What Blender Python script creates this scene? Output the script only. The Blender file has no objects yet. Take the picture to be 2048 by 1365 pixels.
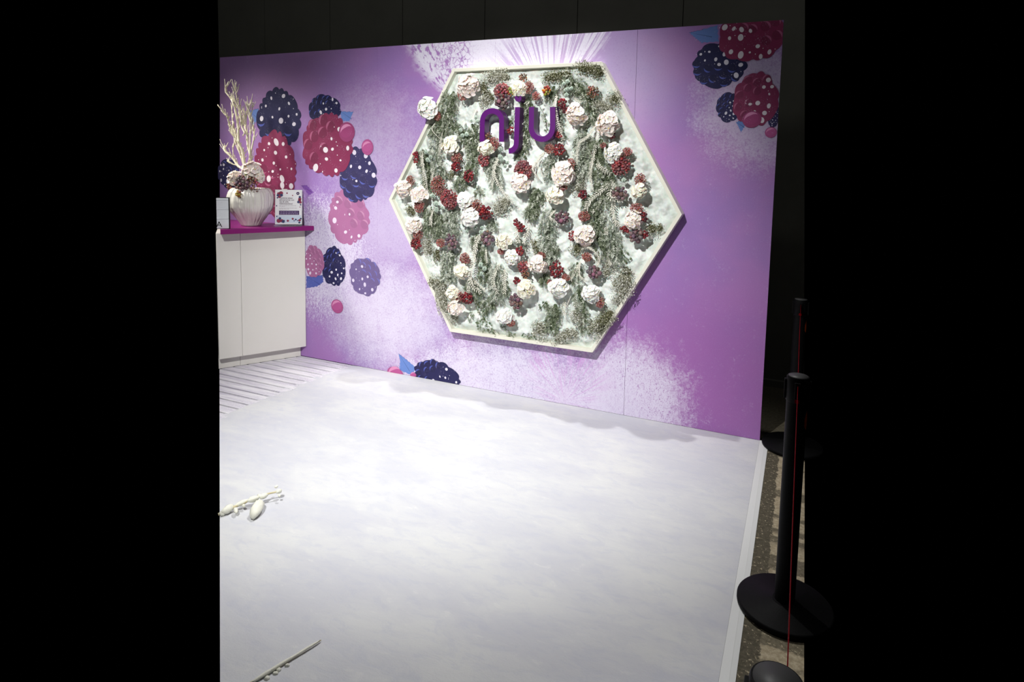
import bpy, bmesh, math, random
from mathutils import Vector, Matrix, noise as mnoise
import numpy as np

scene = bpy.context.scene
COL = scene.collection
R = math.radians

# ------------------------------------------------------------------ camera
cam_d = bpy.data.cameras.new('camera')
cam = bpy.data.objects.new('camera', cam_d)
COL.objects.link(cam)
F_PX, CX, CY = 1234.87, 1077.14, 442.97
YAW, PITCH, ROLL = -0.4050443849346706, -0.08892274259740984, 0.02342079436397866
fw = Vector((math.sin(YAW) * math.cos(PITCH), math.cos(YAW) * math.cos(PITCH), math.sin(PITCH)))
rt = Vector((math.cos(YAW), -math.sin(YAW), 0))
up = rt.cross(fw)
r2 = rt * math.cos(ROLL) + up * math.sin(ROLL)
u2 = up * math.cos(ROLL) - rt * math.sin(ROLL)
m = Matrix((r2, u2, -fw)).transposed().to_4x4()
m.translation = Vector((0.16391, -3.87376, 1.63243))
cam.matrix_world = m
cam_d.sensor_fit = 'HORIZONTAL'
cam_d.sensor_width = 36
cam_d.lens = F_PX / 2048 * 36
cam_d.shift_x = (1024 - CX) / 2048
cam_d.shift_y = (CY - 682.5) / 2048
cam_d.clip_start = .05
scene.camera = cam

# ------------------------------------------------------------------ world, lamps, exposure
world = bpy.data.worlds.new('hall_dark')
scene.world = world
world.use_nodes = True
world.node_tree.nodes['Background'].inputs[0].default_value = (0, 0, 0, 1)
world.node_tree.nodes['Background'].inputs[1].default_value = 0


def spot(name, loc, target, watts, size, blend, radius, col=(1, .97, .93)):
    d = bpy.data.lights.new(name, 'SPOT')
    d.energy = watts; d.spot_size = R(size); d.spot_blend = blend
    d.shadow_soft_size = radius; d.color = col
    o = bpy.data.objects.new(name, d)
    COL.objects.link(o)
    o.location = loc
    o.rotation_euler = (Vector(target) - Vector(loc)).to_track_quat('-Z', 'Y').to_euler()
    return o


# the stand's own spots, on the truss above and on arms over the wall top
spot('truss_spot', (-1.33, -3.9, 3.7), (-1.95, 0, .40), 1090, 62, 1, .035, (1, .99, .97))
spot('truss_downlight', (-1.5, -.08, 4.7), (-1.4, -2.2, 0), 520, 78, 1, .03, (1, .99, .97))
spot('panel_arm_spot', (-1.5, -.75, 3.5), (-1.5, 0, 2.25), 20, 84, 1, .04, (1, .99, .97))
spot('vase_spot', (-5.5, -1.6, 3.3), (-3.85, -.30, 1.5), 540, 34, .8, .25, (1, .96, .88))
fl = bpy.data.lights.new('wall_fill', 'POINT'); fl.energy = 55; fl.shadow_soft_size = .3  # added soft fill, not a stand lamp: lifts the dark upper left wall
flo = bpy.data.objects.new('wall_fill', fl); COL.objects.link(flo); flo.location = (-3.2, -3.0, 3.9)
hl = bpy.data.lights.new('hall_fill', 'POINT'); hl.energy = 8; hl.shadow_soft_size = .3  # added fill that keeps the hall wall above the stand from going black
hlo = bpy.data.objects.new('hall_fill', hl); COL.objects.link(hlo); hlo.location = (-2.2, -1.6, 6.5)
hm = bpy.data.objects.new('hall_fill', hl.copy()); hm.data.energy = 38; COL.objects.link(hm); hm.location = (1.3, -1.2, 5.2)  # second added fill, brightens the hall floor and wall on the right

vs = scene.view_settings
scene.display_settings.display_device = 'sRGB'
vs.view_transform = 'Standard'
vs.look = 'None'
vs.exposure = 0
vs.gamma = 1
vs.use_curve_mapping = False


# ------------------------------------------------------------------ helpers
def lin(*c):
    out = []
    for v in c:
        v /= 255
        out.append(v / 12.92 if v <= .04045 else ((v + .055) / 1.055) ** 2.4)
    return tuple(out)


def lin4(*c):
    return lin(*c) + (1,)


class NT:
    """small node-graph helper"""
    def __init__(self, name):
        self.mat = bpy.data.materials.new(name)
        self.mat.use_nodes = True
        self.t = self.mat.node_tree
        self.b = self.t.nodes['Principled BSDF']

    def new(self, kind):
        return self.t.nodes.new(kind)

    def put(self, sock, v):
        if isinstance(v, bpy.types.NodeSocket):
            self.t.links.new(v, sock)
        elif v is not None:
            sock.default_value = v

    def pos(self):
        return self.new('ShaderNodeNewGeometry').outputs['Position']

    def obj(self):
        return self.new('ShaderNodeTexCoord').outputs['Object']

    def sep(self, v):
        n = self.new('ShaderNodeSeparateXYZ'); self.put(n.inputs[0], v); return n.outputs

    def xyz(self, x, y, z):
        n = self.new('ShaderNodeCombineXYZ')
        for i, v in enumerate((x, y, z)): self.put(n.inputs[i], v)
        return n.outputs[0]

    def m(self, op, a, b=None, c=None, clamp=False):
        n = self.new('ShaderNodeMath'); n.operation = op; n.use_clamp = clamp
        for i, v in enumerate((a, b, c)):
            if v is not None: self.put(n.inputs[i], v)
        return n.outputs[0]

    def scale(self, v, s):
        n = self.new('ShaderNodeVectorMath'); n.operation = 'MULTIPLY'
        self.put(n.inputs[0], v); n.inputs[1].default_value = s; return n.outputs[0]

    def noise(self, v, s, detail=4, rough=.55, dist=0):
        n = self.new('ShaderNodeTexNoise'); self.put(n.inputs['Vector'], v)
        n.inputs['Scale'].default_value = s; n.inputs['Detail'].default_value = detail
        n.inputs['Roughness'].default_value = rough; n.inputs['Distortion'].default_value = dist
        return n.outputs['Fac']

    def voronoi(self, v, s, feature='F1', out='Distance'):
        n = self.new('ShaderNodeTexVoronoi'); n.feature = feature; self.put(n.inputs['Vector'], v)
        n.inputs['Scale'].default_value = s; return n.outputs[out]

    def smooth(self, v, a, b, lo=0., hi=1.):
        n = self.new('ShaderNodeMapRange'); n.interpolation_type = 'SMOOTHSTEP'
        self.put(n.inputs[0], v)
        for i, q in enumerate((a, b, lo, hi)): self.put(n.inputs[1 + i], q)
        return n.outputs[0]

    def mix(self, f, a, b):
        n = self.new('ShaderNodeMix'); n.data_type = 'RGBA'
        self.put(n.inputs[0], f); self.put(n.inputs[6], a); self.put(n.inputs[7], b); return n.outputs[2]

    def attr(self, name):
        n = self.new('ShaderNodeAttribute'); n.attribute_name = name; return n.outputs['Color']

    def bump(self, h, strength=.3, dist=.01):
        n = self.new('ShaderNodeBump'); n.inputs['Strength'].default_value = strength
        n.inputs['Distance'].default_value = dist; self.put(n.inputs['Height'], h)
        self.t.links.new(n.outputs[0], self.b.inputs['Normal'])

    def done(self, col, rough=.6, spec=.3, **kw):
        self.put(self.b.inputs['Base Color'], col)
        self.put(self.b.inputs['Roughness'], rough)
        self.put(self.b.inputs['Specular IOR Level'], spec)
        for k, v in kw.items(): self.put(self.b.inputs[k.replace('_', ' ')], v)
        return self.mat


def plain(name, rgb, rough=.5, spec=.3, var=.06, scale=40, bump=0, metal=0):
    n = NT(name)
    o = n.obj()
    f = n.noise(o, scale, 4)
    c = lin(*rgb)
    a = tuple(v * (1 - var) for v in c) + (1,)
    b = tuple(min(1, v * (1 + var)) for v in c) + (1,)
    if bump: n.bump(f, bump, .004)
    return n.done(n.mix(f, a, b), rough, spec, Metallic=metal)


class MB:
    """collects faces, builds ONE mesh object"""
    def __init__(self):
        self.v = []; self.f = []; self.mi = []; self.c = []; self.smooth = []

    def add(self, vs, fs, mi=0, col=None, smooth=False):
        o = len(self.v)
        self.v.extend(vs)
        for f in fs:
            self.f.append([i + o for i in f]); self.mi.append(mi); self.c.append(col); self.smooth.append(smooth)

    def box(self, a, b, mi=0, mat=None):
        x0, y0, z0 = a; x1, y1, z1 = b
        vs = [Vector(q) for q in ((x0, y0, z0), (x1, y0, z0), (x1, y1, z0), (x0, y1, z0), (x0, y0, z1), (x1, y0, z1), (x1, y1, z1), (x0, y1, z1))]
        if mat is not None: vs = [mat @ q for q in vs]
        self.add(vs, [(0, 3, 2, 1), (4, 5, 6, 7), (0, 1, 5, 4), (1, 2, 6, 5), (2, 3, 7, 6), (3, 0, 4, 7)], mi)

    def prism(self, poly, z0, z1, mi=0):
        n = len(poly)
        self.add([Vector((x, y, z0)) for x, y in poly] + [Vector((x, y, z1)) for x, y in poly],
                 [list(range(n))[::-1], list(range(n, 2 * n))] + [(i, (i + 1) % n, n + (i + 1) % n, n + i) for i in range(n)], mi)

    def tube(self, pts, radii, sides=6, mi=0, col=None, cap=True):
        pts = [Vector(q) for q in pts]
        n = len(pts); rings = []
        up0 = Vector((0, 0, 1))
        for i, q in enumerate(pts):
            t = (pts[min(i + 1, n - 1)] - pts[max(i - 1, 0)])
            if t.length < 1e-9: t = Vector((0, 0, 1))
            t.normalize()
            a = t.cross(up0)
            if a.length < .2: a = t.cross(Vector((0, 1, 0)))
            a.normalize(); b = t.cross(a)
            r = radii[i] if isinstance(radii, (list, tuple)) else radii
            rings.append([q + a * (math.cos(2 * math.pi * k / sides) * r) + b * (math.sin(2 * math.pi * k / sides) * r) for k in range(sides)])
        vs = [q for g in rings for q in g]
        fs = []
        for i in range(n - 1):
            for k in range(sides):
                fs.append((i * sides + k, i * sides + (k + 1) % sides, (i + 1) * sides + (k + 1) % sides, (i + 1) * sides + k))
        if cap:
            fs.append(list(range(sides))[::-1]); fs.append([(n - 1) * sides + k for k in range(sides)])
        self.add(vs, fs, mi, col, True)

    def lathe(self, prof, seg=48, mi=0, c=(0, 0), rad=None):
        vs = []; n = len(prof)
        for i, (r, z) in enumerate(prof):
            for k in range(seg):
                a = 2 * math.pi * k / seg
                q = r if rad is None else rad(r, a, i)
                vs.append(Vector((c[0] + q * math.cos(a), c[1] + q * math.sin(a), z)))
        fs = [(i * seg + k, i * seg + (k + 1) % seg, (i + 1) * seg + (k + 1) % seg, (i + 1) * seg + k) for i in range(n - 1) for k in range(seg)]
        self.add(vs, fs, mi, None, True)
        self.add([vs[k] for k in range(seg)][::-1], [list(range(seg))], mi)
        self.add([vs[(n - 1) * seg + k] for k in range(seg)], [list(range(seg))], mi)

    def mesh(self, name, mats):
        me = bpy.data.meshes.new(name)
        me.from_pydata([tuple(q) for q in self.v], [], self.f)
        for mt in (mats if isinstance(mats, (list, tuple)) else [mats]): me.materials.append(mt)
        me.polygons.foreach_set('material_index', self.mi)
        me.polygons.foreach_set('use_smooth', self.smooth)
        if any(c is not None for c in self.c):
            at = me.color_attributes.new('Col', 'FLOAT_COLOR', 'CORNER')
            arr = []
            for f, c in zip(self.f, self.c):
                arr.extend((tuple(c) + (1,) if c is not None else (1, 1, 1, 1)) * len(f))
            at.data.foreach_set('color', arr)
        me.update()
        return me

    def build(self, name, mats, parent=None, loc=None, kind=None, bevel=0):
        o = bpy.data.objects.new(name, self.mesh(name, mats))
        COL.objects.link(o)
        if parent is not None: o.parent = parent
        if loc is not None: o.location = loc
        if kind: o['kind'] = kind
        if bevel:
            b = o.modifiers.new('edge', 'BEVEL'); b.width = bevel; b.segments = 2; b.limit_method = 'ANGLE'
        return o


def link(name, me, parent=None, loc=(0, 0, 0), rot=None):
    o = bpy.data.objects.new(name, me)
    COL.objects.link(o)
    if parent is not None: o.parent = parent
    o.location = loc
    if rot is not None: o.rotation_euler = rot
    return o


def empty(name, loc, rz=0):
    o = bpy.data.objects.new(name, None)
    COL.objects.link(o)
    o.empty_display_size = .05
    o.location = loc; o.rotation_euler = (0, 0, rz)
    return o


def tag(o, label, cat, group=None):
    o['label'] = label; o['category'] = cat
    if group: o['group'] = group
    return o


def catmull(pts, n=6):
    pts = [Vector(q) for q in pts]
    if len(pts) < 3:
        return [pts[0].lerp(pts[-1], i / n) for i in range(n + 1)]
    ext = [pts[0] * 2 - pts[1]] + pts + [pts[-1] * 2 - pts[-2]]
    out = []
    for i in range(1, len(ext) - 2):
        a, b, c, d = ext[i - 1:i + 3]
        for k in range(n):
            t = k / n
            out.append(.5 * (2 * b + (c - a) * t + (2 * a - 5 * b + 4 * c - d) * t * t + (3 * b - a - 3 * c + d) * t ** 3))
    out.append(pts[-1])
    return out


def ico():
    bm = bmesh.new(); bmesh.ops.create_icosphere(bm, subdivisions=1, radius=1)
    vs = [v.co.copy() for v in bm.verts]; fs = [[v.index for v in f.verts] for f in bm.faces]
    bm.free(); return vs, fs


bm_ = bmesh.new(); bmesh.ops.create_icosphere(bm_, subdivisions=2, radius=1)
BALL = ([v.co.copy() for v in bm_.verts], [[v.index for v in f.verts] for f in bm_.faces]); bm_.free()
BALL_LOW = ico()

HX, HZ, HR, HD = -1.5968, 1.3602, 1.0846, 0.0850      # hexagon panel: centre, circumradius, depth off the wall
rnd = random.Random(7)

# ------------------------------------------------------------------ materials of the setting
def wall_material():
    n = NT('wall_print')
    P = n.pos(); s = n.sep(P); X, Z = s[0], s[2]
    flat = n.xyz(X, 0.0, Z)

    def blob(cx, cz, rx, rz, a=1.0, b=.15):
        dx = n.m('DIVIDE', n.m('SUBTRACT', X, cx), rx); dz = n.m('DIVIDE', n.m('SUBTRACT', Z, cz), rz)
        d = n.m('SQRT', n.m('ADD', n.m('MULTIPLY', dx, dx), n.m('MULTIPLY', dz, dz)))
        return n.smooth(d, a, b)

    def polar(cx, cz, ka, kr, detail=3):
        dx = n.m('SUBTRACT', X, cx); dz = n.m('SUBTRACT', Z, cz)
        ang = n.m('ARCTAN2', dz, dx)
        rad = n.m('SQRT', n.m('ADD', n.m('MULTIPLY', dx, dx), n.m('MULTIPLY', dz, dz)))
        return n.noise(n.xyz(n.m('MULTIPLY', ang, ka), n.m('MULTIPLY', rad, kr), 0.0), 1.0, detail, .6), rad, ang

    big = n.noise(flat, 1.6, 5, .6)
    mid = n.noise(flat, 9, 6, .65, .6)
    fine = n.noise(flat, 42, 6, .7, .8)
    grain = n.noise(flat, 170, 3, .7)
    warp = n.voronoi(n.scale(flat, (1, 1, 1)), 26, 'DISTANCE_TO_EDGE')
    scratch = n.noise(n.scale(flat, (3.2, 1, .9)), 22, 5, .75, 2.2)

    # base purple, magenta towards the lower right, dusky towards the upper left
    base = n.mix(n.smooth(big, .35, .65), lin4(168, 122, 184), lin4(152, 118, 182))
    base = n.mix(n.m('MULTIPLY', blob(-.35, .35, 1.0, .9), .75), base, lin4(158, 98, 168))
    base = n.mix(n.m('MULTIPLY', blob(-4.0, 2.3, 1.7, .8), .6), base, lin4(158, 126, 172))
    base = n.mix(n.m('MULTIPLY', blob(-3.0, 1.2, 1.2, 1.6), .7), base, lin4(150, 118, 184))
    base = n.mix(n.m('MULTIPLY', n.smooth(grain, .56, .75), .22), base, lin4(205, 190, 228))
    base = n.mix(n.m('MULTIPLY', n.smooth(grain, .44, .28), .22), base, lin4(150, 70, 150))

    # frost fields
    white = lin4(224, 219, 236)
    top = blob(-1.80, 2.62, 1.05, .78, 1.0, .45)
    bottom = blob(-1.75, -.1, 1.55, .75, 1.0, .35)
    lowleft = blob(-2.75, .45, .95, .75, 1.0, .1)
    left = blob(-3.35, .85, .85, .95, 1.0, .2)
    ur = blob(-.12, 2.02, .62, .62, 1.0, .1)
    midl = blob(-2.9, 1.75, .9, .8, 1.0, .1)

    def frost(mask, pat, lo, hi, gain=1.0):
        return n.m('MULTIPLY', n.smooth(mask, 0.0, .45), n.smooth(n.m('ADD', n.m('MULTIPLY', n.m('SUBTRACT', pat, .5), gain), mask), lo, hi))

    gr2 = n.noise(flat, 85, 5, .72, .5)
    patmix = n.m('ADD', n.m('MULTIPLY', mid, .28), n.m('ADD', n.m('MULTIPLY', fine, .32), n.m('MULTIPLY', gr2, .40)))
    f_bottom = n.m('MULTIPLY', frost(bottom, patmix, .12, 1.15, 3.6), .92)
    f_low = n.m('MULTIPLY', frost(lowleft, patmix, -.1, 1.2, 2.7), .84)
    f_left = n.m('MULTIPLY', frost(n.m('MULTIPLY', left, .75), n.m('ADD', n.m('MULTIPLY', scratch, .65), n.m('MULTIPLY', gr2, .35)), .36, .80, 2.8), .82)
    f_ur = n.m('MULTIPLY', frost(ur, patmix, .2, 1.0, 3.0), .55)
    f_mid = n.m('MULTIPLY', frost(n.m('MULTIPLY', midl, .8), patmix, .0, 1.1, 3.0), .42)
    f_haze = n.m('MAXIMUM', n.m('MULTIPLY', blob(-.95, 2.2, .55, .6, 1, .1), .30), n.m('MULTIPLY', frost(blob(-2.75, 1.15, .75, .75, 1, .1), patmix, .0, 1.2, 2.4), .5))

    # fan of rays over the right of the panel, petal flecks over its left
    ray, rad, ang = polar(-1.42, 1.98, 26, 1.6)
    in_fan = blob(-1.35, 2.30, .62, .5, 1.0, .55)
    f_top = frost(top, mid, .30, .62, .5)
    rays_cut = n.m('MULTIPLY', n.smooth(ray, .47, .56), in_fan)
    fleck, rad2, ang2 = polar(-2.15, 2.02, 17, 13, 5)
    in_fleck = blob(-2.42, 2.28, .42, .42, 1.0, .45)
    fleck_cut = n.m('MULTIPLY', n.smooth(fleck, .52, .60), in_fleck)
    curl = n.smooth(warp, .10, .03)
    curl_cut = n.m('MULTIPLY', n.m('MULTIPLY', curl, n.smooth(fine, .40, .55)), blob(-2.18, 2.42, .20, .34, 1.0, .4))
    cut = n.m('MAXIMUM', n.m('MULTIPLY', rays_cut, .62), n.m('MAXIMUM', fleck_cut, curl_cut))
    f_top = n.m('MULTIPLY', f_top, n.m('SUBTRACT', 1.0, cut))

    # frosted snowflake tree low on the right: white spokes and twigs, purple flecks between
    tr, rad3, ang3 = polar(-.71, .16, 5.0, 2.2, 4)
    spoke = n.m('MULTIPLY', n.m('ABSOLUTE', n.m('COSINE', n.m('MULTIPLY', ang3, 3.0))), rad3)
    spokes = n.smooth(n.m('ADD', spoke, n.m('MULTIPLY', n.m('SUBTRACT', fine, .5), .03)), .022, .010)
    flecks = n.smooth(n.m('ADD', n.m('MULTIPLY', scratch, .5), n.m('MULTIPLY', gr2, .5)), .60, .51)
    tmask = blob(-.84, .10, .62, .62, 1.0, .2)
    f_tree = n.m('MULTIPLY', n.m('MAXIMUM', n.m('MULTIPLY', n.m('MULTIPLY', spokes, .7), n.m('MULTIPLY', n.smooth(tmask, .15, .6), n.smooth(fine, .40, .52))), n.m('MULTIPLY', n.smooth(n.m('ADD', tmask, n.m('MULTIPLY', n.m('SUBTRACT', patmix, .5), 3.0)), .08, .9), flecks)), .88)
    # fern rays in the frost under the panel
    fern, rad4, ang4 = polar(-1.27, .02, 20, 4, 3)
    fern_cut = n.m('MULTIPLY', n.smooth(fern, .50, .58), blob(-1.27, .22, .40, .34, 1.0, .4))
    pink = n.m('MULTIPLY', fern_cut, .55)

    fr = f_bottom
    for q in (f_low, f_left, f_ur, f_mid, f_haze, f_top, f_tree): fr = n.m('MAXIMUM', fr, q)
    fr = n.m('MULTIPLY', fr, n.m('SUBTRACT', 1.0, n.m('MULTIPLY', n.smooth(gr2, .46, .36), .35)))
    col = n.mix(fr, base, white)
    col = n.mix(pink, col, lin4(206, 158, 214))
    dots = n.m('MULTIPLY', n.smooth(n.voronoi(flat, 55), .20, .10), n.m('MULTIPLY', n.m('MAXIMUM', bottom, lowleft), .6))
    col = n.mix(dots, col, lin4(236, 234, 248))
    return n.done(col, .62, .25)


def print_material():
    n = NT('berry_print')
    P = n.pos(); s = n.sep(P); flat = n.xyz(s[0], 0.0, s[2])
    c = n.attr('Col')
    a = n.noise(flat, 14, 4, .6); g = n.noise(flat, 130, 3, .75)
    c = n.mix(n.m('MULTIPLY', n.m('MULTIPLY', n.smooth(g, .58, .66), n.smooth(a, .48, .62)), .6), c, lin4(205, 195, 225))
    return n.done(c, .62, .25)


def snow_floor_material():
    n = NT('snow_print_floor')
    P = n.pos(); s = n.sep(P)
    st = n.scale(P, (1, 2.2, 1))
    a = n.noise(st, 1.7, 7, .62, .4); b = n.noise(st, 9, 6, .7, .5); g = n.noise(P, 160, 2, .6)
    col = n.mix(n.smooth(a, .35, .68), lin4(199, 200, 206), lin4(211, 212, 212))
    col = n.mix(n.m('MULTIPLY', n.smooth(b, .52, .36), .35), col, lin4(188, 191, 204))
    col = n.mix(n.m('MULTIPLY', n.smooth(b, .58, .72), .4), col, lin4(222, 222, 219))
    sp = n.smooth(n.voronoi(P, 3.1), .012, .006)
    col = n.mix(n.m('MULTIPLY', sp, .8), col, lin4(70, 60, 50))
    n.bump(n.m('ADD', n.m('MULTIPLY', b, .8), n.m('MULTIPLY', g, .25)), .25, .01)
    return n.done(col, .75, .2)


def plank_material():
    n = NT('whitewashed_planks')
    P = n.pos(); s = n.sep(P)
    info = n.new('ShaderNodeObjectInfo').outputs['Random']
    q = n.xyz(n.m('ADD', s[0], n.m('MULTIPLY', info, 7.0)), n.m('MULTIPLY', s[1], 9.0), info)
    a = n.noise(q, 3.2, 6, .65, .5); b = n.noise(q, 14, 4, .6)
    col = n.mix(n.smooth(a, .36, .66), lin4(196, 192, 204), lin4(226, 225, 228))
    col = n.mix(n.m('MULTIPLY', n.smooth(b, .56, .72), .4), col, lin4(180, 172, 184))
    col = n.mix(n.m('MULTIPLY', n.smooth(n.noise(P, 90, 3, .7), .5, .62), n.smooth(s[0], -3.55, -3.1)), col, lin4(224, 224, 228))
    return n.done(col, .55, .3)


def concrete_floor_material():
    n = NT('patched_concrete')
    P = n.pos(); s = n.sep(P)
    e = n.m('MULTIPLY', n.m('SUBTRACT', n.noise(P, 22, 5, .7), .5), .05)
    x = n.m('ADD', s[0], e); y = n.m('ADD', s[1], e)
    f = n.noise(P, 60, 6, .7)
    beige = n.mix(n.smooth(f, .35, .7), lin4(150, 138, 112), lin4(188, 176, 150))
    dark = n.mix(n.smooth(f, .3, .7), lin4(70, 66, 54), lin4(98, 92, 76))
    strip = n.smooth(x, .118, .112)                                  # dark adhesive strip along the stand
    rows = n.smooth(n.noise(n.xyz(0.0, y, 0.0), 5.5, 2, .5), .50, .53)
    k = n.m('MAXIMUM', strip, n.m('MULTIPLY', rows, .8))
    k = n.m('MULTIPLY', k, n.m('SUBTRACT', 1.0, n.smooth(n.noise(P, 75, 3, .6), .60, .64)))
    back = n.smooth(y, .10, .16)
    k = n.m('MAXIMUM', k, back)
    n.bump(f, .4, .004)
    return n.done(n.mix(k, beige, dark), .8, .2)


M_WALL = wall_material()
M_PRINT = print_material()
M_SNOWF = snow_floor_material()
M_PLANK = plank_material()
M_GAP = plain('gap_dark', (52, 44, 40), .9, .1)
M_CONC = concrete_floor_material()
M_HALL = plain('hall_concrete', (92, 92, 84), .9, .15, .18, 3, .3)
M_EDGE = plain('purple_board_edge', (150, 88, 170), .5, .3)
M_TRIM = plain('white_floor_trim', (226, 228, 226), .5, .3, .02, 20)
M_WHITE = plain('white_lacquer', (224, 222, 214), .45, .35, .015, 8)
M_TOP = plain('purple_worktop', (128, 24, 104), .4, .35, .04, 12)
M_FRAME = plain('cream_frame_paint', (228, 226, 212), .5, .3, .03, 20)


def structure(o):
    o['kind'] = 'structure'; return o


# ------------------------------------------------------------------ printed stand wall, boards one metre wide
WL_TOP, WL_BOT = -4.51, -4.592
mb = MB(); mb.box((-4.50, .019, .02), (-.004, .038, 2.49))
wall = structure(mb.build('wall_back', M_EDGE))
wall['label'] = 'purple printed exhibition wall of tall boards behind the hexagon panel'
for x0, x1, g in ((-.852, 0, .0012), (-1.852, -.852, .0004), (-2.852, -1.852, .0002), (-3.852, -2.852, .0002), (None, -3.852, .0002)):
    mb = MB()
    a0, a1 = (WL_TOP, WL_BOT) if x0 is None else (x0 + g, x0 + g)
    b = x1 - (0 if x1 == 0 else g)
    vs = [Vector(q) for q in ((a1, 0, .004), (b, 0, .004), (b, .018, .004), (a1, .018, .004), (a0, 0, 2.5), (b, 0, 2.5), (b, .018, 2.5), (a0, .018, 2.5))]
    mb.add(vs, [(0, 1, 5, 4)], 0)
    mb.add(vs, [(0, 3, 2, 1), (4, 5, 6, 7), (1, 2, 6, 5), (2, 3, 7, 6), (3, 0, 4, 7)], 1)
    mb.build('wall_panel', [M_WALL, M_EDGE], wall)

# printed fruit: flat ink on the boards, clipped where the wall ends
INK = {'n': ((34, 34, 76), (76, 88, 168), (222, 218, 232)), 'c': ((132, 46, 84), (172, 92, 128), (230, 222, 230)), 'r': ((160, 82, 122), (192, 130, 162), (232, 222, 236))}
PAPER = (186, 156, 208)


def mixc(a, b, t):
    return lin(*[p * (1 - t) + q * t for p, q in zip(a, b)])


def ink_build(name, mb):
    me = mb.mesh(name, M_PRINT)
    bm = bmesh.new(); bm.from_mesh(me)
    for co, no in (((0, 0, .004), (0, 0, -1)), ((0, 0, 2.4995), (0, 0, 1)), ((-.0005, 0, 0), (1, 0, 0)), ((-4.585, 0, .8), (-1, 0, .03))):
        bmesh.ops.bisect_plane(bm, geom=bm.verts[:] + bm.edges[:] + bm.faces[:], plane_co=co, plane_no=no, clear_outer=True)
    bm.to_mesh(me); bm.free()
    return link(name, me, wall)


def ink_ellipse(mb, cx, cz, rx, rz, rot, y, col, n=14):
    pts = []; y -= 1e-6 * len(mb.f)
    for k in range(n):
        a = 2 * math.pi * k / n
        u, w = rx * math.cos(a), rz * math.sin(a)
        pts.append(Vector((cx + u * math.cos(rot) - w * math.sin(rot), y, cz + u * math.sin(rot) + w * math.cos(rot))))
    mb.add(pts, [list(range(n))], 0, col)


def ink_crescent(mb, cx, cz, r, rot, y, col):
    n = 9; o = []; i = []; y -= 1e-6 * len(mb.f)
    for k in range(n):
        t = k / (n - 1); a = rot - 1.25 + 2.5 * t
        o.append(Vector((cx + r * math.cos(a), y, cz + r * math.sin(a))))
        w = .42 * math.sin(math.pi * t)
        i.append(Vector((cx + r * (1 - w) * math.cos(a), y, cz + r * (1 - w) * math.sin(a))))
    mb.add(o + i, [(k, k + 1, n + k + 1, n + k) for k in range(n - 1)], 0, col)


PRINT_BERRIES = [
(-3.851, 1.97, 0.247, 0.251, 'n', 0), (-3.368, 2.044, 0.169, 0.116, 'n', 0), (-3.341, 1.758, 0.262, 0.252, 'c', 0), (-3.898, 1.52, 0.232, 0.371, 'c', 0), (-3.04, 1.529, 0.188, 0.217, 'n', 0.15), (-3.133, 1.198, 0.207, 0.223, 'r', 0.35), (-4.434, 1.506, 0.138, 0.132, 'n', 0.1), (-3.484, 0.814, 0.106, 0.136, 'r', 0.3), (-3.283, 0.788, 0.125, 0.164, 'n', 0.05), (-2.973, 0.736, 0.154, 0.155, 'n', 0.5), (-0.175, 2.425, 0.191, 0.158, 'c', 0), (-0.347, 2.261, 0.158, 0.137, 'n', 0), (-0.28, 2.011, 0.073, 0.09, 'n', 0.05), (-0.13, 2.052, 0.132, 0.158, 'c', 0.05), (-0.028, 1.959, 0.033, 0.073, 'n', 0.1), (-2.307, 0.019, 0.207, 0.144, 'n', 0.05), ]
PRINT_DROPS = [
(-3.141, 1.864, 0.078, 0.077), (-2.943, 1.748, 0.056, 0.061), (-3.247, 0.468, 0.061, 0.056), (-0.035, 1.861, 0.033, 0.031), (-0.144, 1.937, 0.054, 0.049), (-2.677, -0.005, 0.078, 0.056), (-2.511, 0.015, 0.029, 0.017), ]
PRINT_LEAVES = [
[(-3.209, 2.028), (-3.077, 2.022), (-3.091, 1.995), (-3.118, 1.945), (-3.198, 1.949)], [(-3.572, 0.685), (-3.393, 0.711), (-3.387, 0.654), (-3.455, 0.606), (-3.574, 0.582)], [(-0.535, 2.463), (-0.487, 2.472), (-0.365, 2.496), (-0.353, 2.398), (-0.456, 2.394), (-0.492, 2.423)], [(-0.236, 1.924), (-0.19, 1.941), (-0.175, 1.903), (-0.201, 1.859), (-0.22, 1.892)], [(-2.653, 0.166), (-2.573, 0.127), (-2.487, 0.075), (-2.518, 0.005), (-2.645, 0.031), (-2.638, 0.11)], [(-4.178, 2.046), (-4.07, 2.064), (-4.059, 1.976), (-4.154, 1.909)], [(-3.619, 1.432), (-3.556, 1.439), (-3.483, 1.38), (-3.533, 1.349)], ]

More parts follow.
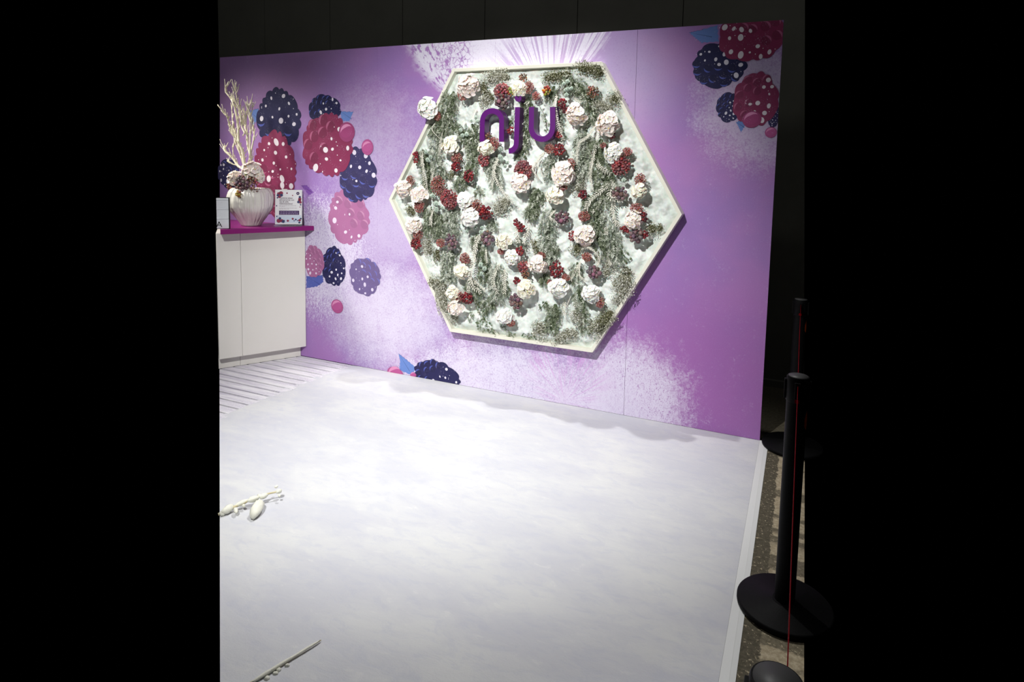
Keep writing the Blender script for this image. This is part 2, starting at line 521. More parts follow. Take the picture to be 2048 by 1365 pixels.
for i, (cx, cz, rx, rz, kind, fade) in enumerate(PRINT_BERRIES):
    q = random.Random(40 + i)
    body, hi, dot = INK[kind]
    y = -.0004 - .0012 * (1, 1, 2, 2, 1, 0, 1, 2, 1, 1, 2, 1, 1, 2, 1, 1)[i]      # which print lies over which
    mb = MB()
    lobes = max(9, int((rx + rz) * 36)); ph = q.random() * 6
    N = lobes * 8; ring = []
    for k in range(N):
        a = 2 * math.pi * k / N
        l = abs(math.sin(lobes * (a + .16 * math.sin(2 * a + ph) + .10 * math.sin(5 * a)) / 2 + ph)) ** .7
        s = .90 + .10 * l + .03 * math.sin(3 * a + ph) + .02 * math.sin(5 * a + 2 * ph)
        ring.append(Vector((cx + rx * s * math.cos(a), y, cz + rz * s * math.sin(a))))
    ctr = Vector((cx, y, cz))
    base = mixc(body, PAPER, fade); rim = mixc([v * 1.12 for v in body], PAPER, fade)
    mb.add([ctr] + ring, [(0, 1 + k, 1 + (k + 1) % N) for k in range(N)], 0, base)
    # drupelets: highlights on one flank, darker body elsewhere, pale seeds' glints
    dr = min(rx, rz) * .19
    side = q.choice((math.pi * .8, math.pi * .25, -math.pi * .6))
    pts = []
    tries = 0
    while tries < 500 and len(pts) < 60:
        tries += 1
        a = q.random() * 2 * math.pi; rr = math.sqrt(q.random()) * .86
        u, w = rr * math.cos(a), rr * math.sin(a)
        if all(((u - s) * rx) ** 2 + ((w - t) * rz) ** 2 > (dr * 1.7) ** 2 for s, t in pts): pts.append((u, w))
    for u, w in pts:
        px_, pz_ = cx + u * rx, cz + w * rz
        flank = u * math.cos(side) + w * math.sin(side)
        if flank > .02:
            ink_ellipse(mb, px_, pz_, dr * .98, dr * .98, 0, y - .0001, mixc([v * .90 for v in body], PAPER, fade))
            ink_crescent(mb, px_, pz_, dr * .92, side + q.uniform(-.35, .35), y - .0002, mixc(hi, PAPER, fade * .7))
            if flank > .35 or q.random() < .5: continue
            px_ -= dr * .5 * math.cos(side); pz_ -= dr * .5 * math.sin(side)
        if q.random() < .9:
            s = q.choice((.2, .28, .32, .38, .48)) * dr * 1.1
            ink_ellipse(mb, px_, pz_, s, s * q.uniform(.75, 1.5), q.uniform(-.6, .6), y - .0003, mixc(dot, PAPER, fade * .5))
        for _ in range(2):
            if q.random() < .4:
                ink_ellipse(mb, px_ + q.choice((-1, 1)) * dr, pz_ + q.uniform(-dr, dr), dr * .09, dr * .1, 0, y - .0003, mixc(dot, PAPER, fade * .5), 8)
    ink_build('printed_berry', mb)
for i, (cx, cz, rx, rz) in enumerate(PRINT_DROPS):
    q = random.Random(80 + i); mb = MB()
    dc = (150, 64, 112) if i in (0, 4) else (170, 82, 136)
    ink_ellipse(mb, cx, cz, rx, rz, q.uniform(-.3, .3), -.0044, lin(*dc), 32)
    ink_ellipse(mb, cx - rx * .1, cz + rz * .15, rx * .8, rz * .72, .2, -.0046, lin(*[v * 1.06 for v in dc]), 24)
    ink_crescent(mb, cx, cz, rx * .8, 2.0, -.0048, lin(214, 140, 182))
    ink_build('printed_berry', mb)
for i, pp in enumerate(PRINT_LEAVES):
    q = random.Random(90 + i); mb = MB()
    cx = sum(a for a, b in pp) / len(pp); cz = sum(b for a, b in pp) / len(pp)
    vs = []
    for k in range(len(pp)):
        a, b = pp[k], pp[(k + 1) % len(pp)]
        for t in range(6):
            j = .006 * (t % 2)
            x = a[0] + (b[0] - a[0]) * t / 6; z = a[1] + (b[1] - a[1]) * t / 6
            d = Vector((x - cx, 0, z - cz)).normalized()
            vs.append(Vector((x, -.0005, z)) - d * j)
    c0 = lin(104, 134, 200) if i not in (1, 6) else (lin(84, 96, 172) if i == 1 else lin(120, 76, 160))
    c1 = tuple(v * .6 for v in c0)
    n_ = len(vs)
    mb.add([Vector((cx, -.0005, cz))] + vs, [(0, 1 + k, 1 + (k + 1) % n_) for k in range(n_)], 0, c0)
    tip = Vector((pp[0][0], -.00055, pp[0][1])); end = Vector((2 * cx - pp[0][0], -.00055, 2 * cz - pp[0][1]))
    d = (end - tip); nn = Vector((-d.z, 0, d.x)).normalized() * .003
    mb.add([tip, tip + d * .8 + nn, tip + d * .8 - nn], [(0, 1, 2)], 0, c1)
    for a, b in zip(vs[:8], vs[1:9]):
        o = Vector((0, -.0001, 0)); mb.add([a + o, b + o, (a + b) / 2 + (Vector((cx, 0, cz)) - (a + b) / 2) * .06 + o], [(0, 1, 2)], 0, lin(40, 36, 50))
    ink_build('printed_leaf', mb)

# ------------------------------------------------------------------ stand floor: planks running out under the snow print
SL = lambda y: -4.595 + 1.2163 * -y          # left end of the floor as built
mb = MB()
mb.add([Vector(q) for q in ((SL(0), 0, -.013), (0, 0, -.013), (0, -3.0, -.013), (SL(-3.0), -3.0, -.013), (SL(0), 0, -.03), (0, 0, -.03), (0, -3.0, -.03), (SL(-3.0), -3.0, -.03))],
       [(3, 2, 1, 0), (4, 5, 6, 7), (0, 1, 5, 4), (1, 2, 6, 5), (2, 3, 7, 6), (3, 0, 4, 7)])
floor = structure(mb.build('floor', M_GAP))
floor['label'] = 'white snow-look stand floor running into whitewashed planks'
edges = [0, -.0335, -.113, -.195, -.279, -.361, -.447, -.5275, -.614, -.6975, -.786, -.869, -.957, -1.036, -1.123, -1.209, -1.294, -1.38]
for a, b in zip(edges[:-1], edges[1:]):
    g = .0072
    t = a - (g if a else .001); u = b + g
    mb = MB()
    mb.add([Vector(q) for q in ((SL(t), t, -.0125), (-2.86, t, -.0125), (-2.86, u, -.0125), (SL(u), u, -.0125), (SL(t), t, 0), (-2.86, t, 0), (-2.86, u, 0), (SL(u), u, 0))],
           [(0, 1, 2, 3), (7, 6, 5, 4), (0, 4, 5, 1), (1, 5, 6, 2), (2, 6, 7, 3), (3, 7, 4, 0)])
    mb.build('plank', M_PLANK, floor)
ny, nx = 260, 300
vs = []
for j in range(ny + 1):
    y = -.001 - 2.97 * j / ny
    xl = max(SL(y), -3.36)
    for i in range(nx + 1):
        x = xl * (1 - i / nx)
        t = 1 - min(1, max(0, (x + 3.13 - .06 * mnoise.noise((x * 3, y * 3, 0)) + max(0, -1.1 - y) * .9 * 0) / -.01 * -1 / 16 + .0)) if False else 0
        e = (x + 3.06 + .05 * mnoise.noise((x * 4, y * 4, 0)) + .05 * mnoise.noise((x * 17, y * 17, 3)) + .05 * mnoise.noise((x * 60, y * 60, 5))) / .11
        if y < -1.2: e += (-1.2 - y) * 9
        e = min(1, max(-1, e))
        z = (.0018 + .0026 * e if e > -.98 else -.0115) + .0006 * mnoise.noise((x * 5, y * 8, 1))
        if y > -.004: z = min(z, .003)
        vs.append((x, y, z))
fs = [(j * (nx + 1) + i, (j + 1) * (nx + 1) + i, (j + 1) * (nx + 1) + i + 1, j * (nx + 1) + i + 1)[::1] for j in range(ny) for i in range(nx)]
fs = [f for f in fs if max(vs[i][2] for i in f) > -.008]
me = bpy.data.meshes.new('snow_surface'); me.from_pydata(vs, [], [f[::-1] for f in fs]); me.materials.append(M_SNOWF)
me.polygons.foreach_set('use_smooth', [True] * len(me.polygons)); me.flip_normals(); me.update()
if me.polygons[0].normal.z < 0: me.flip_normals()
link('snow_surface', me, floor)
# white trim along the open side
mb = MB()
prof = [(.0005, -.012), (.0005, .0045), (.030, .0045), (.032, .0040), (.050, .0022), (.050, -.012)]
N = len(prof)
mb.add([Vector((x, -.001, z)) for x, z in prof] + [Vector((x, -3.0, z)) for x, z in prof],
       [(i, (i + 1) % N, N + (i + 1) % N, N + i) for i in range(N)] + [list(range(N)), list(range(N, 2 * N))[::-1]])
structure(mb.build('trim_1', M_TRIM))

# ------------------------------------------------------------------ the hall around
mb = MB(); mb.box((.0502, -3.0, -.03), (.252, 1.08, 0)); mb.box((-.35, .0395, -.03), (.0502, 1.08, 0))
hallfloor = structure(mb.build('floor_hall', M_CONC))
hallfloor['label'] = 'patched grey and beige concrete hall floor beside the stand'
mb = MB(); mb.box((-5.83, 1.106, -.03), (.08, 1.2, 3.6))
hall = structure(mb.build('wall_hall', M_HALL))
hall['label'] = 'dark concrete hall wall behind the printed wall'
xs = [-5.83, -5.147, -4.272, -3.402, -2.525, -1.652, -.78, None]
for a, b in zip(xs[:-1], xs[1:]):
    mb = MB(); b0, b1 = (.246, .05) if b is None else (b - .003, b - .003)
    mb.add([Vector(q) for q in ((a + .003, 1.08, 0), (b0, 1.08, 0), (b0, 1.105, 0), (a + .003, 1.105, 0), (a + .003, 1.08, 3.6), (b1, 1.08, 3.6), (b1, 1.105, 3.6), (a + .003, 1.105, 3.6))],
           [(0, 3, 2, 1), (4, 5, 6, 7), (0, 1, 5, 4), (1, 2, 6, 5), (2, 3, 7, 6), (3, 0, 4, 7)])
    mb.build('concrete_panel', M_HALL, hall)
mb = MB(); mb.box((-.35, 1.04, 0), (.235, 1.079, .05)); structure(mb.build('baseboard_hall', M_HALL))

# ------------------------------------------------------------------ counter
def cut(poly, z0, z1, name, mat, parent, bevel=0):
    if parent is not None: poly = [(x - parent.location.x, y - parent.location.y) for x, y in poly]
    mb = MB(); mb.prism(poly, z0, z1); return mb.build(name, mat, parent, bevel=bevel)


U = Vector((-.4999, -.8661)); NI = Vector((-.8661, .4999))
A = Vector((-3.5745, -.0065))
def along(s, d=0): return tuple(A + U * s + NI * d)


unit1 = tag(empty('cabinet', (-3.9, -.2, 0)), 'white cabinet with tall plain front at the wall end of the counter', 'cabinet', 'counter cabinets')
unit2 = tag(empty('cabinet', (-4.0, -.4, 0)), 'white cabinet under the lightbox, farther from the printed wall', 'cabinet', 'counter cabinets')
B1 = A + U * .486
wy = lambda v: (v.x - v.y / NI.y * NI.x, -.0012)
s_end = .652
E_ = A + U * s_end
cut([tuple(A), along(.4852), along(.4852, .018), (A.x - .0208, -.0066)], .092, 1.068, 'front_panel', M_WHITE, unit1, .001)
cut([(A.x - .024, -.0066), along(.480, .021), (-4.28, -.17), (-4.30, -.0066)], .092, 1.069, 'carcass', M_WHITE, unit1)
cut([(-3.634, -.0066), (-3.8668, -.4067), (-4.05, -.30), (-4.05, -.0066)], .003, .0915, 'plinth', M_WHITE, unit1)
cut([along(.4868), along(s_end), along(s_end, .018), along(.4868, .018)], .092, 1.068, 'front_panel', M_WHITE, unit2, .001)
cut([along(.484, .021), (along(s_end, .021)), (-4.29, -.235), (-4.28, -.175)], .092, 1.069, 'carcass', M_WHITE, unit2)
cut([(-3.8678, -.4083), (-3.946, -.540), (-4.20, -.33), (-4.06, -.305)], .003, .0915, 'plinth', M_WHITE, unit2)
top = cut([(-3.479, -.0066), (-3.812, -.608), (-4.545, -.0066)], 1.0705, 1.107, 'worktop', M_TOP, None, .0015)
tag(top, 'purple worktop laid over the white counter cabinets', 'worktop')
ZT = 1.1072

# ------------------------------------------------------------------ vase with branches and flowers
def vase_mat():
    n = NT('pearl_glaze')
    f = n.noise(n.scale(n.obj(), (1, 1, .25)), 60, 4)
    return n.done(n.mix(f, lin4(206, 202, 194), lin4(236, 234, 226)), .22, .5, Coat_Weight=.3)


M_VASE = vase_mat()
M_DARK = plain('dark_filling', (40, 34, 28), .9, .1)
M_BRANCH = plain('whitewashed_branch', (236, 230, 206), .7, .2, .08, 60)
VX, VY = -3.885, -.262
vase = tag(empty('vase', (VX, VY, ZT)), 'white ribbed round vase on the purple counter', 'vase')
prof = [(.068, 0), (.074, .004), (.092, .038), (.122, .082), (.146, .115), (.163, .150), (.170, .200), (.168, .235), (.158, .268), (.140, .292), (.128, .300), (.118, .297), (.112, .280)]
fine_p = []
for i in range(len(prof) - 1):
    for k in range(4):
        t = k / 4; fine_p.append((prof[i][0] * (1 - t) + prof[i + 1][0] * t, prof[i][1] * (1 - t) + prof[i + 1][1] * t))
fine_p.append(prof[-1])


def rib(r, a, i):
    z = fine_p[i][1]
    w = mnoise.noise((math.cos(a) * 9, math.sin(a) * 9, z * 5)) * .011 + mnoise.noise((math.cos(a) * 26, math.sin(a) * 26, z * 6 + 3)) * .009
    w += .004 * math.sin(3 * a + 1) * (z / .3)
    return r + w * min(1, z / .05)


mb = MB(); mb.lathe(fine_p, 160, 0, (0, 0), rib); mb.build('body', M_VASE, vase)
mb = MB(); mb.lathe([(.09, .262), (.108, .268), (.10, .276), (.03, .284)], 32); mb.build('filling', M_DARK, vase)

SZ = .00085            # metres per traced unit
def bp(x, z, d=0): return Vector(((x - 348) * SZ, d, (1335 - z) * SZ))


def branch(label, lines, seed):
    q = random.Random(seed)
    root = tag(empty('white_branch', (VX, VY, ZT)), label, 'branch', 'white branches in the vase')
    mb = MB(); sp = MB()
    for r0, r1, pts, dd in lines:
        n = len(pts)
        p3 = catmull([bp(x, z, dd * i / (n - 1) * .12 + .008 * math.sin(i * 2.1 + seed)) for i, (x, z) in enumerate(pts)], 6)
        k = len(p3)
        mb.tube(p3, [1.2 * (r0 + (r1 - r0) * i / (k - 1)) + .0012 * q.uniform(-1, 1) for i in range(k)], 7)
        for i in range(5, k - 1):
            for _ in range(2):
                if q.random() < .8:
                    t = (p3[i + 1] - p3[i - 1]).normalized()
                    side = Vector((q.uniform(-1, 1), q.uniform(-.8, .8), q.uniform(.1, .9)))
                    d = (t * .8 + side * .8).normalized(); L = q.choice((.012, .02, .035, .06)) * q.uniform(.7, 1.2)
                    a = p3[i]; b = a + d * L * .5 + Vector((0, 0, .004)); c = a + d * L + Vector((q.uniform(-.005, .005), 0, L * .35))
                    sp.tube(catmull([a, b, c], 3), [.004, .0038, .0034, .003, .0028, .0025, .0018], 5)
    mb.build('limb', M_BRANCH, root); sp.build('twigs', M_BRANCH, root, kind='stuff')
    return root


branch('tall white branch forked at its tip, leaning over the lightbox side of the vase', [
    (.011, .003, [(290, 1060), (290, 850), (272, 760), (262, 640), (230, 560), (210, 420), (190, 260), (178, 200), (120, 140), (78, 85), (100, 35)], -.2),
    (.006, .0025, [(270, 760), (230, 690), (170, 600), (130, 480), (100, 380), (60, 240), (70, 170), (52, 135)], .5),
    (.005, .0022, [(265, 640), (180, 500), (130, 400), (135, 330), (80, 240)], -.6),
    (.004, .002, [(230, 690), (150, 560), (110, 500), (55, 410)], .4)], 3)
branch('tallest white branch standing upright in the middle of the vase', [
    (.010, .003, [(330, 1060), (332, 780), (355, 700), (330, 600), (300, 480), (258, 380), (225, 300), (190, 200), (165, 90), (175, 30)], .1),
    (.006, .0022, [(345, 740), (370, 520), (350, 420), (320, 330), (315, 180)], .5),
    (.006, .0022, [(355, 700), (375, 500), (400, 300), (410, 215)], -.5),
    (.004, .002, [(375, 480), (392, 410), (420, 345)], -.3),
    (.005, .002, [(330, 600), (285, 400), (300, 280), (368, 165)], .2),
    (.005, .002, [(300, 480), (250, 400), (252, 260), (222, 180), (188, 72)], -.3),
    (.004, .002, [(272, 500), (262, 420), (205, 360), (195, 270)], .6)], 5)
branch('low white branch sweeping out sideways over the lightbox', [
    (.010, .007, [(300, 1060), (282, 830), (200, 780), (130, 700), (62, 640), (46, 600)], -.2),
    (.004, .002, [(200, 780), (140, 760), (95, 740)], -.3),
    (.004, .002, [(130, 700), (110, 610), (110, 540)], .4),
    (.004, .002, [(250, 815), (240, 720), (180, 700)], .4)], 9)


# ------------------------------------------------------------------ flower heads
def petal_mat(name, a, b):
    n = NT(name)
    f = n.noise(n.obj(), 45, 3)
    return n.done(n.mix(f, lin4(*a), lin4(*b)), .6, .2, Subsurface_Weight=.25, Subsurface_Scale=.01)


PETAL = [petal_mat('petal_white', (246, 242, 234), (252, 250, 246)), petal_mat('petal_blush', (247, 229, 221), (251, 241, 234)), petal_mat('petal_cream', (247, 238, 218), (251, 246, 232)), petal_mat('petal_peach', (246, 216, 206), (250, 232, 222))]
M_EYE = plain('yellow_eye', (226, 208, 96), .6, .2)
M_CALYX = plain('calyx_green', (112, 124, 84), .7, .2)


def floret_mesh(seed, tint):
    """five cupped ruffled petals round a small eye; faces -y, radius 1"""
    q = random.Random(seed); mb = MB()
    npet = q.choice((5, 5, 6))
    for k in range(npet):
        a0 = 2 * math.pi * k / npet + q.uniform(-.22, .22)
        rot = Matrix.Rotation(a0, 3, 'Y') @ Matrix.Rotation(q.uniform(-.25, .15), 3, 'X')
        L = q.uniform(.85, 1.08); W = q.uniform(.50, .62)
        rows = []; nu, nv = 5, 4; c = q.uniform(.02, .22)
        for i in range(nu + 1):
            t = i / nu
            hw = W * math.sqrt(min(1, t / .5 + .03)) * math.sqrt(max(0.02, 1 - (max(0, t - .45) / .56) ** 2))
            for j in range(nv + 1):
                s = 2 * j / nv - 1
                rows.append(rot @ Vector((hw * s, -.10 * (1 - t) - c * t * t - .16 * W * s * s, L * t)))
        mb.add(rows, [(i * (nv + 1) + j, i * (nv + 1) + j + 1, (i + 1) * (nv + 1) + j + 1, (i + 1) * (nv + 1) + j) for i in range(nu) for j in range(nv)], 0, None, True)
    vs, fs = BALL_LOW
    mb.add([v * .13 + Vector((0, -.12, 0)) for v in vs], fs, 1, None, True)
    return mb.mesh('floret', [PETAL[tint], M_EYE])


FLORETS = {t: [floret_mesh(11 * t + k, t) for k in range(4)] for t in range(4)}


def flower(loc, r, asp, tint, label, group, facing=Vector((0, -1, 0)), dome=.75, seed=0):
    q = random.Random(seed)
    root = tag(empty('flower_head', loc), label, 'flower', group)
    root.rotation_euler = Vector((0, -1, 0)).rotation_difference(facing).to_euler()
    base = link('calyx', CALYX, root, (0, .1 * r, 0)); base.scale = (r * .42, r * .42, r * .42 * asp)
    pts = []
    n = 14
    for k in range(n):
        t = (k + .5) / n
        rr = math.sqrt(t); a = k * 2.39996 + q.uniform(-.25, .25)
        pts.append((rr, a))
    for rr, a in pts:
        x = .74 * r * rr * math.cos(a) * q.uniform(.85, 1.12); z = .74 * r * asp * rr * math.sin(a) * q.uniform(.85, 1.12)
        y = -dome * r * math.sqrt(max(0, 1 - .92 * rr * rr)) * q.uniform(.75, 1.0)
        nrm = Vector((x * 1.15, y - .15 * r, z * 1.15)).normalized()
        nrm = (nrm + Vector((q.uniform(-.25, .25), 0, q.uniform(-.25, .25)))).normalized()
        o = link('floret', q.choice(FLORETS[tint]), root, (x, y, z))
        qn = Vector((0, -1, 0)).rotation_difference(nrm) @ Matrix.Rotation(q.uniform(0, 6.28), 3, 'Y').to_quaternion()
        o.rotation_euler = qn.to_euler()
        s = r * q.uniform(.40, .52)
        o.scale = (s, s, s)
    return root


mb = MB(); mb.add(BALL[0], BALL[1], 0, None, True); CALYX = mb.mesh('calyx', M_CALYX)


# ------------------------------------------------------------------ berries
def berry_mat(name, frost):
    n = NT(name)
    c = n.attr('Col'); P = n.pos()
    f = n.smooth(n.noise(P, 150, 4, .7), .60 - frost * .25, .74 - frost * .1)
    c = n.mix(n.m('MULTIPLY', f, .35 + frost * .5), c, lin4(222, 214, 204))
    return n.done(c, .42 + .5 * frost, .4)


M_B = {False: berry_mat('berry_skin', .05), True: berry_mat('berry_frosted', .42)}
M_BP = berry_mat('berry_bloom', .34)
M_STEM = plain('berry_stem', (96, 70, 52), .8, .15)
BK = {  # radius, count per area, colours, frosted
    'k': (.0046, 100, ((140, 66, 60), (158, 88, 80), (122, 52, 48), (176, 118, 108)), True),
    'r': (.0098, 22, ((112, 28, 36), (90, 24, 32), (132, 36, 42), (78, 28, 34)), False),
    'g': (.0095, 44, ((116, 48, 56), (138, 70, 76), (98, 38, 46), (140, 30, 38)), True),
    'p': (.0145, 17, ((92, 66, 74), (108, 80, 86), (80, 56, 66), (120, 92, 96)), False),
    'b': (.0072, 30, ((96, 62, 44), (130, 60, 46), (80, 58, 40), (150, 96, 66)), True),
    'o': (.0095, 14, ((150, 128, 44), (176, 110, 40), (130, 130, 60), (150, 50, 40)), False)}
CATS = {'k': 'berry spray', 'r': 'berries', 'g': 'berries', 'p': 'berries', 'b': 'berry sprig', 'o': 'berries'}


def berries(loc, r, kind, label, group, seed, facing=None):
    q = random.Random(seed)
    br, cnt, cols, fr = BK[kind]
    root = tag(empty('berry_cluster', loc), label, CATS[kind], group)
    if facing is not None: root.rotation_euler = Vector((0, -1, 0)).rotation_difference(facing).to_euler()
    mb = MB(); st = MB()
    n = int(cnt * (r / .04) ** 1.5) + 4
    asp = q.uniform(.8, 1.25); pts = []
    tries = 0
    while len(pts) < n and tries < n * 30:
        tries += 1
        u, w = q.uniform(-1, 1), q.uniform(-1, 1)
        if u * u + w * w > 1: continue
        x, z = u * r * .92, w * r * .92 * asp
        y = -r * .62 * math.sqrt(max(0, 1 - u * u - w * w)) * q.uniform(.3, 1.0)
        s = br * q.uniform(.72, 1.15)
        c = Vector((x, y, z))
        if any((c - a).length < (s + b) * .78 for a, b in pts): continue
        pts.append((c, s))
    vs, fs = BALL_LOW if br < .009 else BALL
    for c, s in pts:
        col = lin(*[min(255, v * q.uniform(.85, 1.15)) for v in q.choice(cols)])
        rot = Matrix.Rotation(q.uniform(0, 6), 3, 'X')
        mb.add([rot @ v * s + c for v in vs], fs, 0, col, True)
    hub = Vector((0, .022, r * .25))
    for c, s in pts[::2] if kind != 'p' else pts:
        st.tube([hub, (hub + c) * .5 + Vector((0, .006, 0)), c + Vector((0, s * .5, 0))], .0011, 4)
    mb.build('berries', M_B[fr] if kind != 'p' else M_BP, root, kind='stuff')
    st.build('stems', M_STEM, root, kind='stuff')
    return root


# vase filling: two blush blooms, brown berries
flower((VX - .100, VY - .045, ZT + .372), .072, .95, 1, 'round blush bloom on the lightbox side of the white vase', 'blooms in the vase', Vector((-.2, -.9, .35)).normalized(), seed=201)
flower((VX + .055, VY - .025, ZT + .425), .098, .85, 1, 'larger blush bloom at the back of the white vase', 'blooms in the vase', Vector((.15, -.9, .4)).normalized(), seed=202)
flower((VX + .142, VY - .035, ZT + .388), .042, 1, 1, 'small blush bloom over the sign side of the white vase', 'blooms in the vase', Vector((.6, -.75, .2)).normalized(), seed=203)
berries((VX + .030, VY - .105, ZT + .335), .070, 'p', 'dusky brown berry bunch on the vase rim below the larger bloom', 'berries in the vase', 301)
berries((VX + .105, VY - .070, ZT + .330), .062, 'b', 'russet berry sprig on the vase rim towards the sign', 'berries in the vase', 302)
berries((VX + .060, VY - .165, ZT + .262), .030, 'o', 'small orange and red berries dangling down the front of the vase', 'berries in the vase', 303)
berries((VX - .158, VY - .050, ZT + .310), .042, 'b', 'small russet berry sprig on the vase rim beside the lightbox', 'berries in the vase', 304)

# ------------------------------------------------------------------ printed sign in its stand, lightbox
M_PAPER = plain('sign_paper', (224, 224, 226), .5, .3, .02, 12)
M_BLUEW = plain('sign_wash', (196, 208, 222), .5, .3, .05, 30)
M_INK = plain('sign_ink', (86, 66, 82), .6, .2)
M_GREY = plain('sign_small_print', (160, 150, 156), .6, .2)
M_BAND = plain('sign_band', (62, 36, 84), .5, .3)
M_BANDT = plain('sign_band_print', (150, 136, 168), .6, .2)
M_RED = plain('sign_raspberry', (140, 56, 80), .6, .2, .25, 300)
M_NAVY = plain('sign_blackberry', (62, 66, 104), .6, .2, .25, 300)


def acrylic():
    n = NT('clear_acrylic')
    return n.done(lin4(240, 245, 245), .05, .5, Transmission_Weight=.9, IOR=1.3)


M_ACR = acrylic()
SA, SB = Vector(((-3.729, -0.174))), Vector(((-3.558, -0.050)))
d = (SB - SA); SW = d.length; SH = .290
sign = tag(empty('sign_stand', tuple(SA.lerp(SB, .5)) + (ZT,), math.atan2(d.y, d.x)), 'small upright printed sign in a clear stand beside the vase', 'sign')
lean = Matrix.Rotation(R(-6), 4, 'X')


def sbox(name, x0, x1, z0, z1, y, mat, parent, t=.0006, mb=None):
    own = mb is None
    if own: mb = MB()
    mb.box((x0, y - t, z0), (x1, y, z1), 0, lean)
    if own: return mb.build(name, mat, parent)


hw = SW / 2
poster = sbox('poster', -hw + .004, hw - .004, .012, SH, 0, M_PAPER, sign, .002)
mb = MB(); mb.box((-hw, -.004, .004), (hw, -.0035, SH + .003), 0, lean) if False else None
mb.box((-hw, .0005, .002), (hw, .003, SH + .003), 0, lean); mb.box((-hw, -.055, 0), (hw, .045, .003))
mb.build('holder', M_ACR, sign)
mb = MB(); mb.box((-hw * .5, -.004, SH - .002), (-hw * .15, .003, SH + .006), 0, lean); mb.build('clip', M_WHITE, sign)
sbox('wash_print', -hw + .010, hw - .010, .022, .085, -.0021, M_BLUEW, poster, .0002)
band = sbox('band', -hw * .68, hw * .76, .088, .122, -.0021, M_BAND, poster, .0004)
q = random.Random(5); mb = MB()
for z in (.111, .097):
    x = -hw * .60
    while x < hw * .66:
        w = q.uniform(.006, .02); sbox('', x, min(x + w, hw * .68), z - .003, z + .003, -.0026, None, None, .0002, mb); x += w + .004
mb.build('small_print', M_BANDT, band)
mb = MB()
for z, e in ((.162, .5), (.156, -.3), (.142, .45), (.135, .05)):
    x = -hw * .66
    while x < hw * e:
        w = q.uniform(.005, .016); sbox('', x, x + w, z - .0014, z + .0014, -.0022, None, None, .0002, mb); x += w + .003
mb.build('small_print', M_GREY, poster)


def disc(mb, x, z, r, y=-.0024, n=16, hexa=False):
    n = 6 if hexa else n
    vs = []
    for k in range(n):
        a = 2 * math.pi * k / n
        vs.append(lean @ Vector((x + r * math.cos(a), y, z + r * math.sin(a))))
    mb.add(vs, [list(range(n))])


reds = [(-.55, .262, .016), (-.72, .258, .012), (-.66, .236, .013), (-.12, .263, .006), (.28, .245, .0045), (.80, .218, .012), (.78, .205, .012), (.84, .19, .011), (.30, .056, .0085), (-.05, .040, .009), (-.70, .040, .017), (-.48, .040, .013), (.80, .044, .010), (.82, .152, .004)]
navs = [(-.52, .246, .012), (-.77, .245, .010), (.80, .233, .009), (.70, .192, .010), (.86, .17, .006), (-.80, .225, .006), (-.86, .160, .005), (.52, .050, .007), (.40, .040, .005), (.66, .042, .005), (-.32, .042, .0055), (-.38, .034, .012), (-.62, .058, .010), (-.84, .075, .005), (.78, .026, .008), (.88, .058, .007)]
for nm, lst, mt in (('berry_print', reds, M_RED), ('berry_print', navs, M_NAVY)):
    mb = MB()
    for x, z, r in lst: disc(mb, x * hw, z, r, -.0024 if mt is M_RED else -.0026)
    mb.build(nm, mt, poster, kind='stuff')
mb = MB(); disc(mb, .66 * hw, .262, .0135, -.0024, 6, True); badge = mb.build('badge', M_BAND, poster)


def text(name, s, size, mat, parent, mtx, extrude=0, bold=0, align='LEFT'):
    cu = bpy.data.curves.new(name, 'FONT')
    cu.body = s; cu.size = size; cu.extrude = extrude; cu.offset = bold; cu.align_x = align
    cu.resolution_u = 3
    t = bpy.data.objects.new(name, cu); COL.objects.link(t)
    bpy.context.view_layer.update()
    me = bpy.data.meshes.new_from_object(t.evaluated_get(bpy.context.evaluated_depsgraph_get()))
    bpy.data.objects.remove(t); bpy.data.curves.remove(cu)
    me.name = name; me.materials.clear(); me.materials.append(mat); me.transform(mtx)
    return link(name, me, parent)


up_ = Matrix.Rotation(R(90), 4, 'X')
for i, s in enumerate(('Gewinne einen', 'Jahresvorrat von', 'nju & tolle', 'Sofortgewinne!')):
    text('lettering', s, .0165, M_INK, poster, lean @ Matrix.Translation((-hw * .66, -.0026, .2185 - i * .0155)) @ up_, 0, .0003)
text('lettering', 'nju', .009, M_PAPER, badge, lean @ Matrix.Translation((.66 * hw, -.0030, .2595)) @ up_, 0, .0002, 'CENTER')

M_LBOX = plain('lightbox_face', (226, 230, 234), .4, .3, .01, 20)
M_BLACK = plain('black_plastic', (16, 16, 17), .5, .3)
LA = Vector((-3.806, -.530)); ang = R(44)
lbox = tag(empty('lightbox', (LA.x, LA.y, ZT), ang), 'white letter lightbox with black rim at the end of the counter', 'lightbox')
mb = MB(); mb.box((-.088, 0, 0), (0, .045, .236)); mb.build('housing', M_BLACK, lbox, bevel=.002)
mb = MB(); mb.box((-.087, -.0015, .004), (-.006, 0, .232)); face = mb.build('face', M_LBOX, lbox)
for z in (.222, .150, .077):
    mb = MB(); mb.box((-.087, -.005, z - .003), (-.006, -.0015, z + .003)); mb.build('rail', M_LBOX, lbox)
text('letter', 'A', .062, M_BLACK, face, Matrix.Translation((-.092, -.0019, .014)) @ up_, .0002)

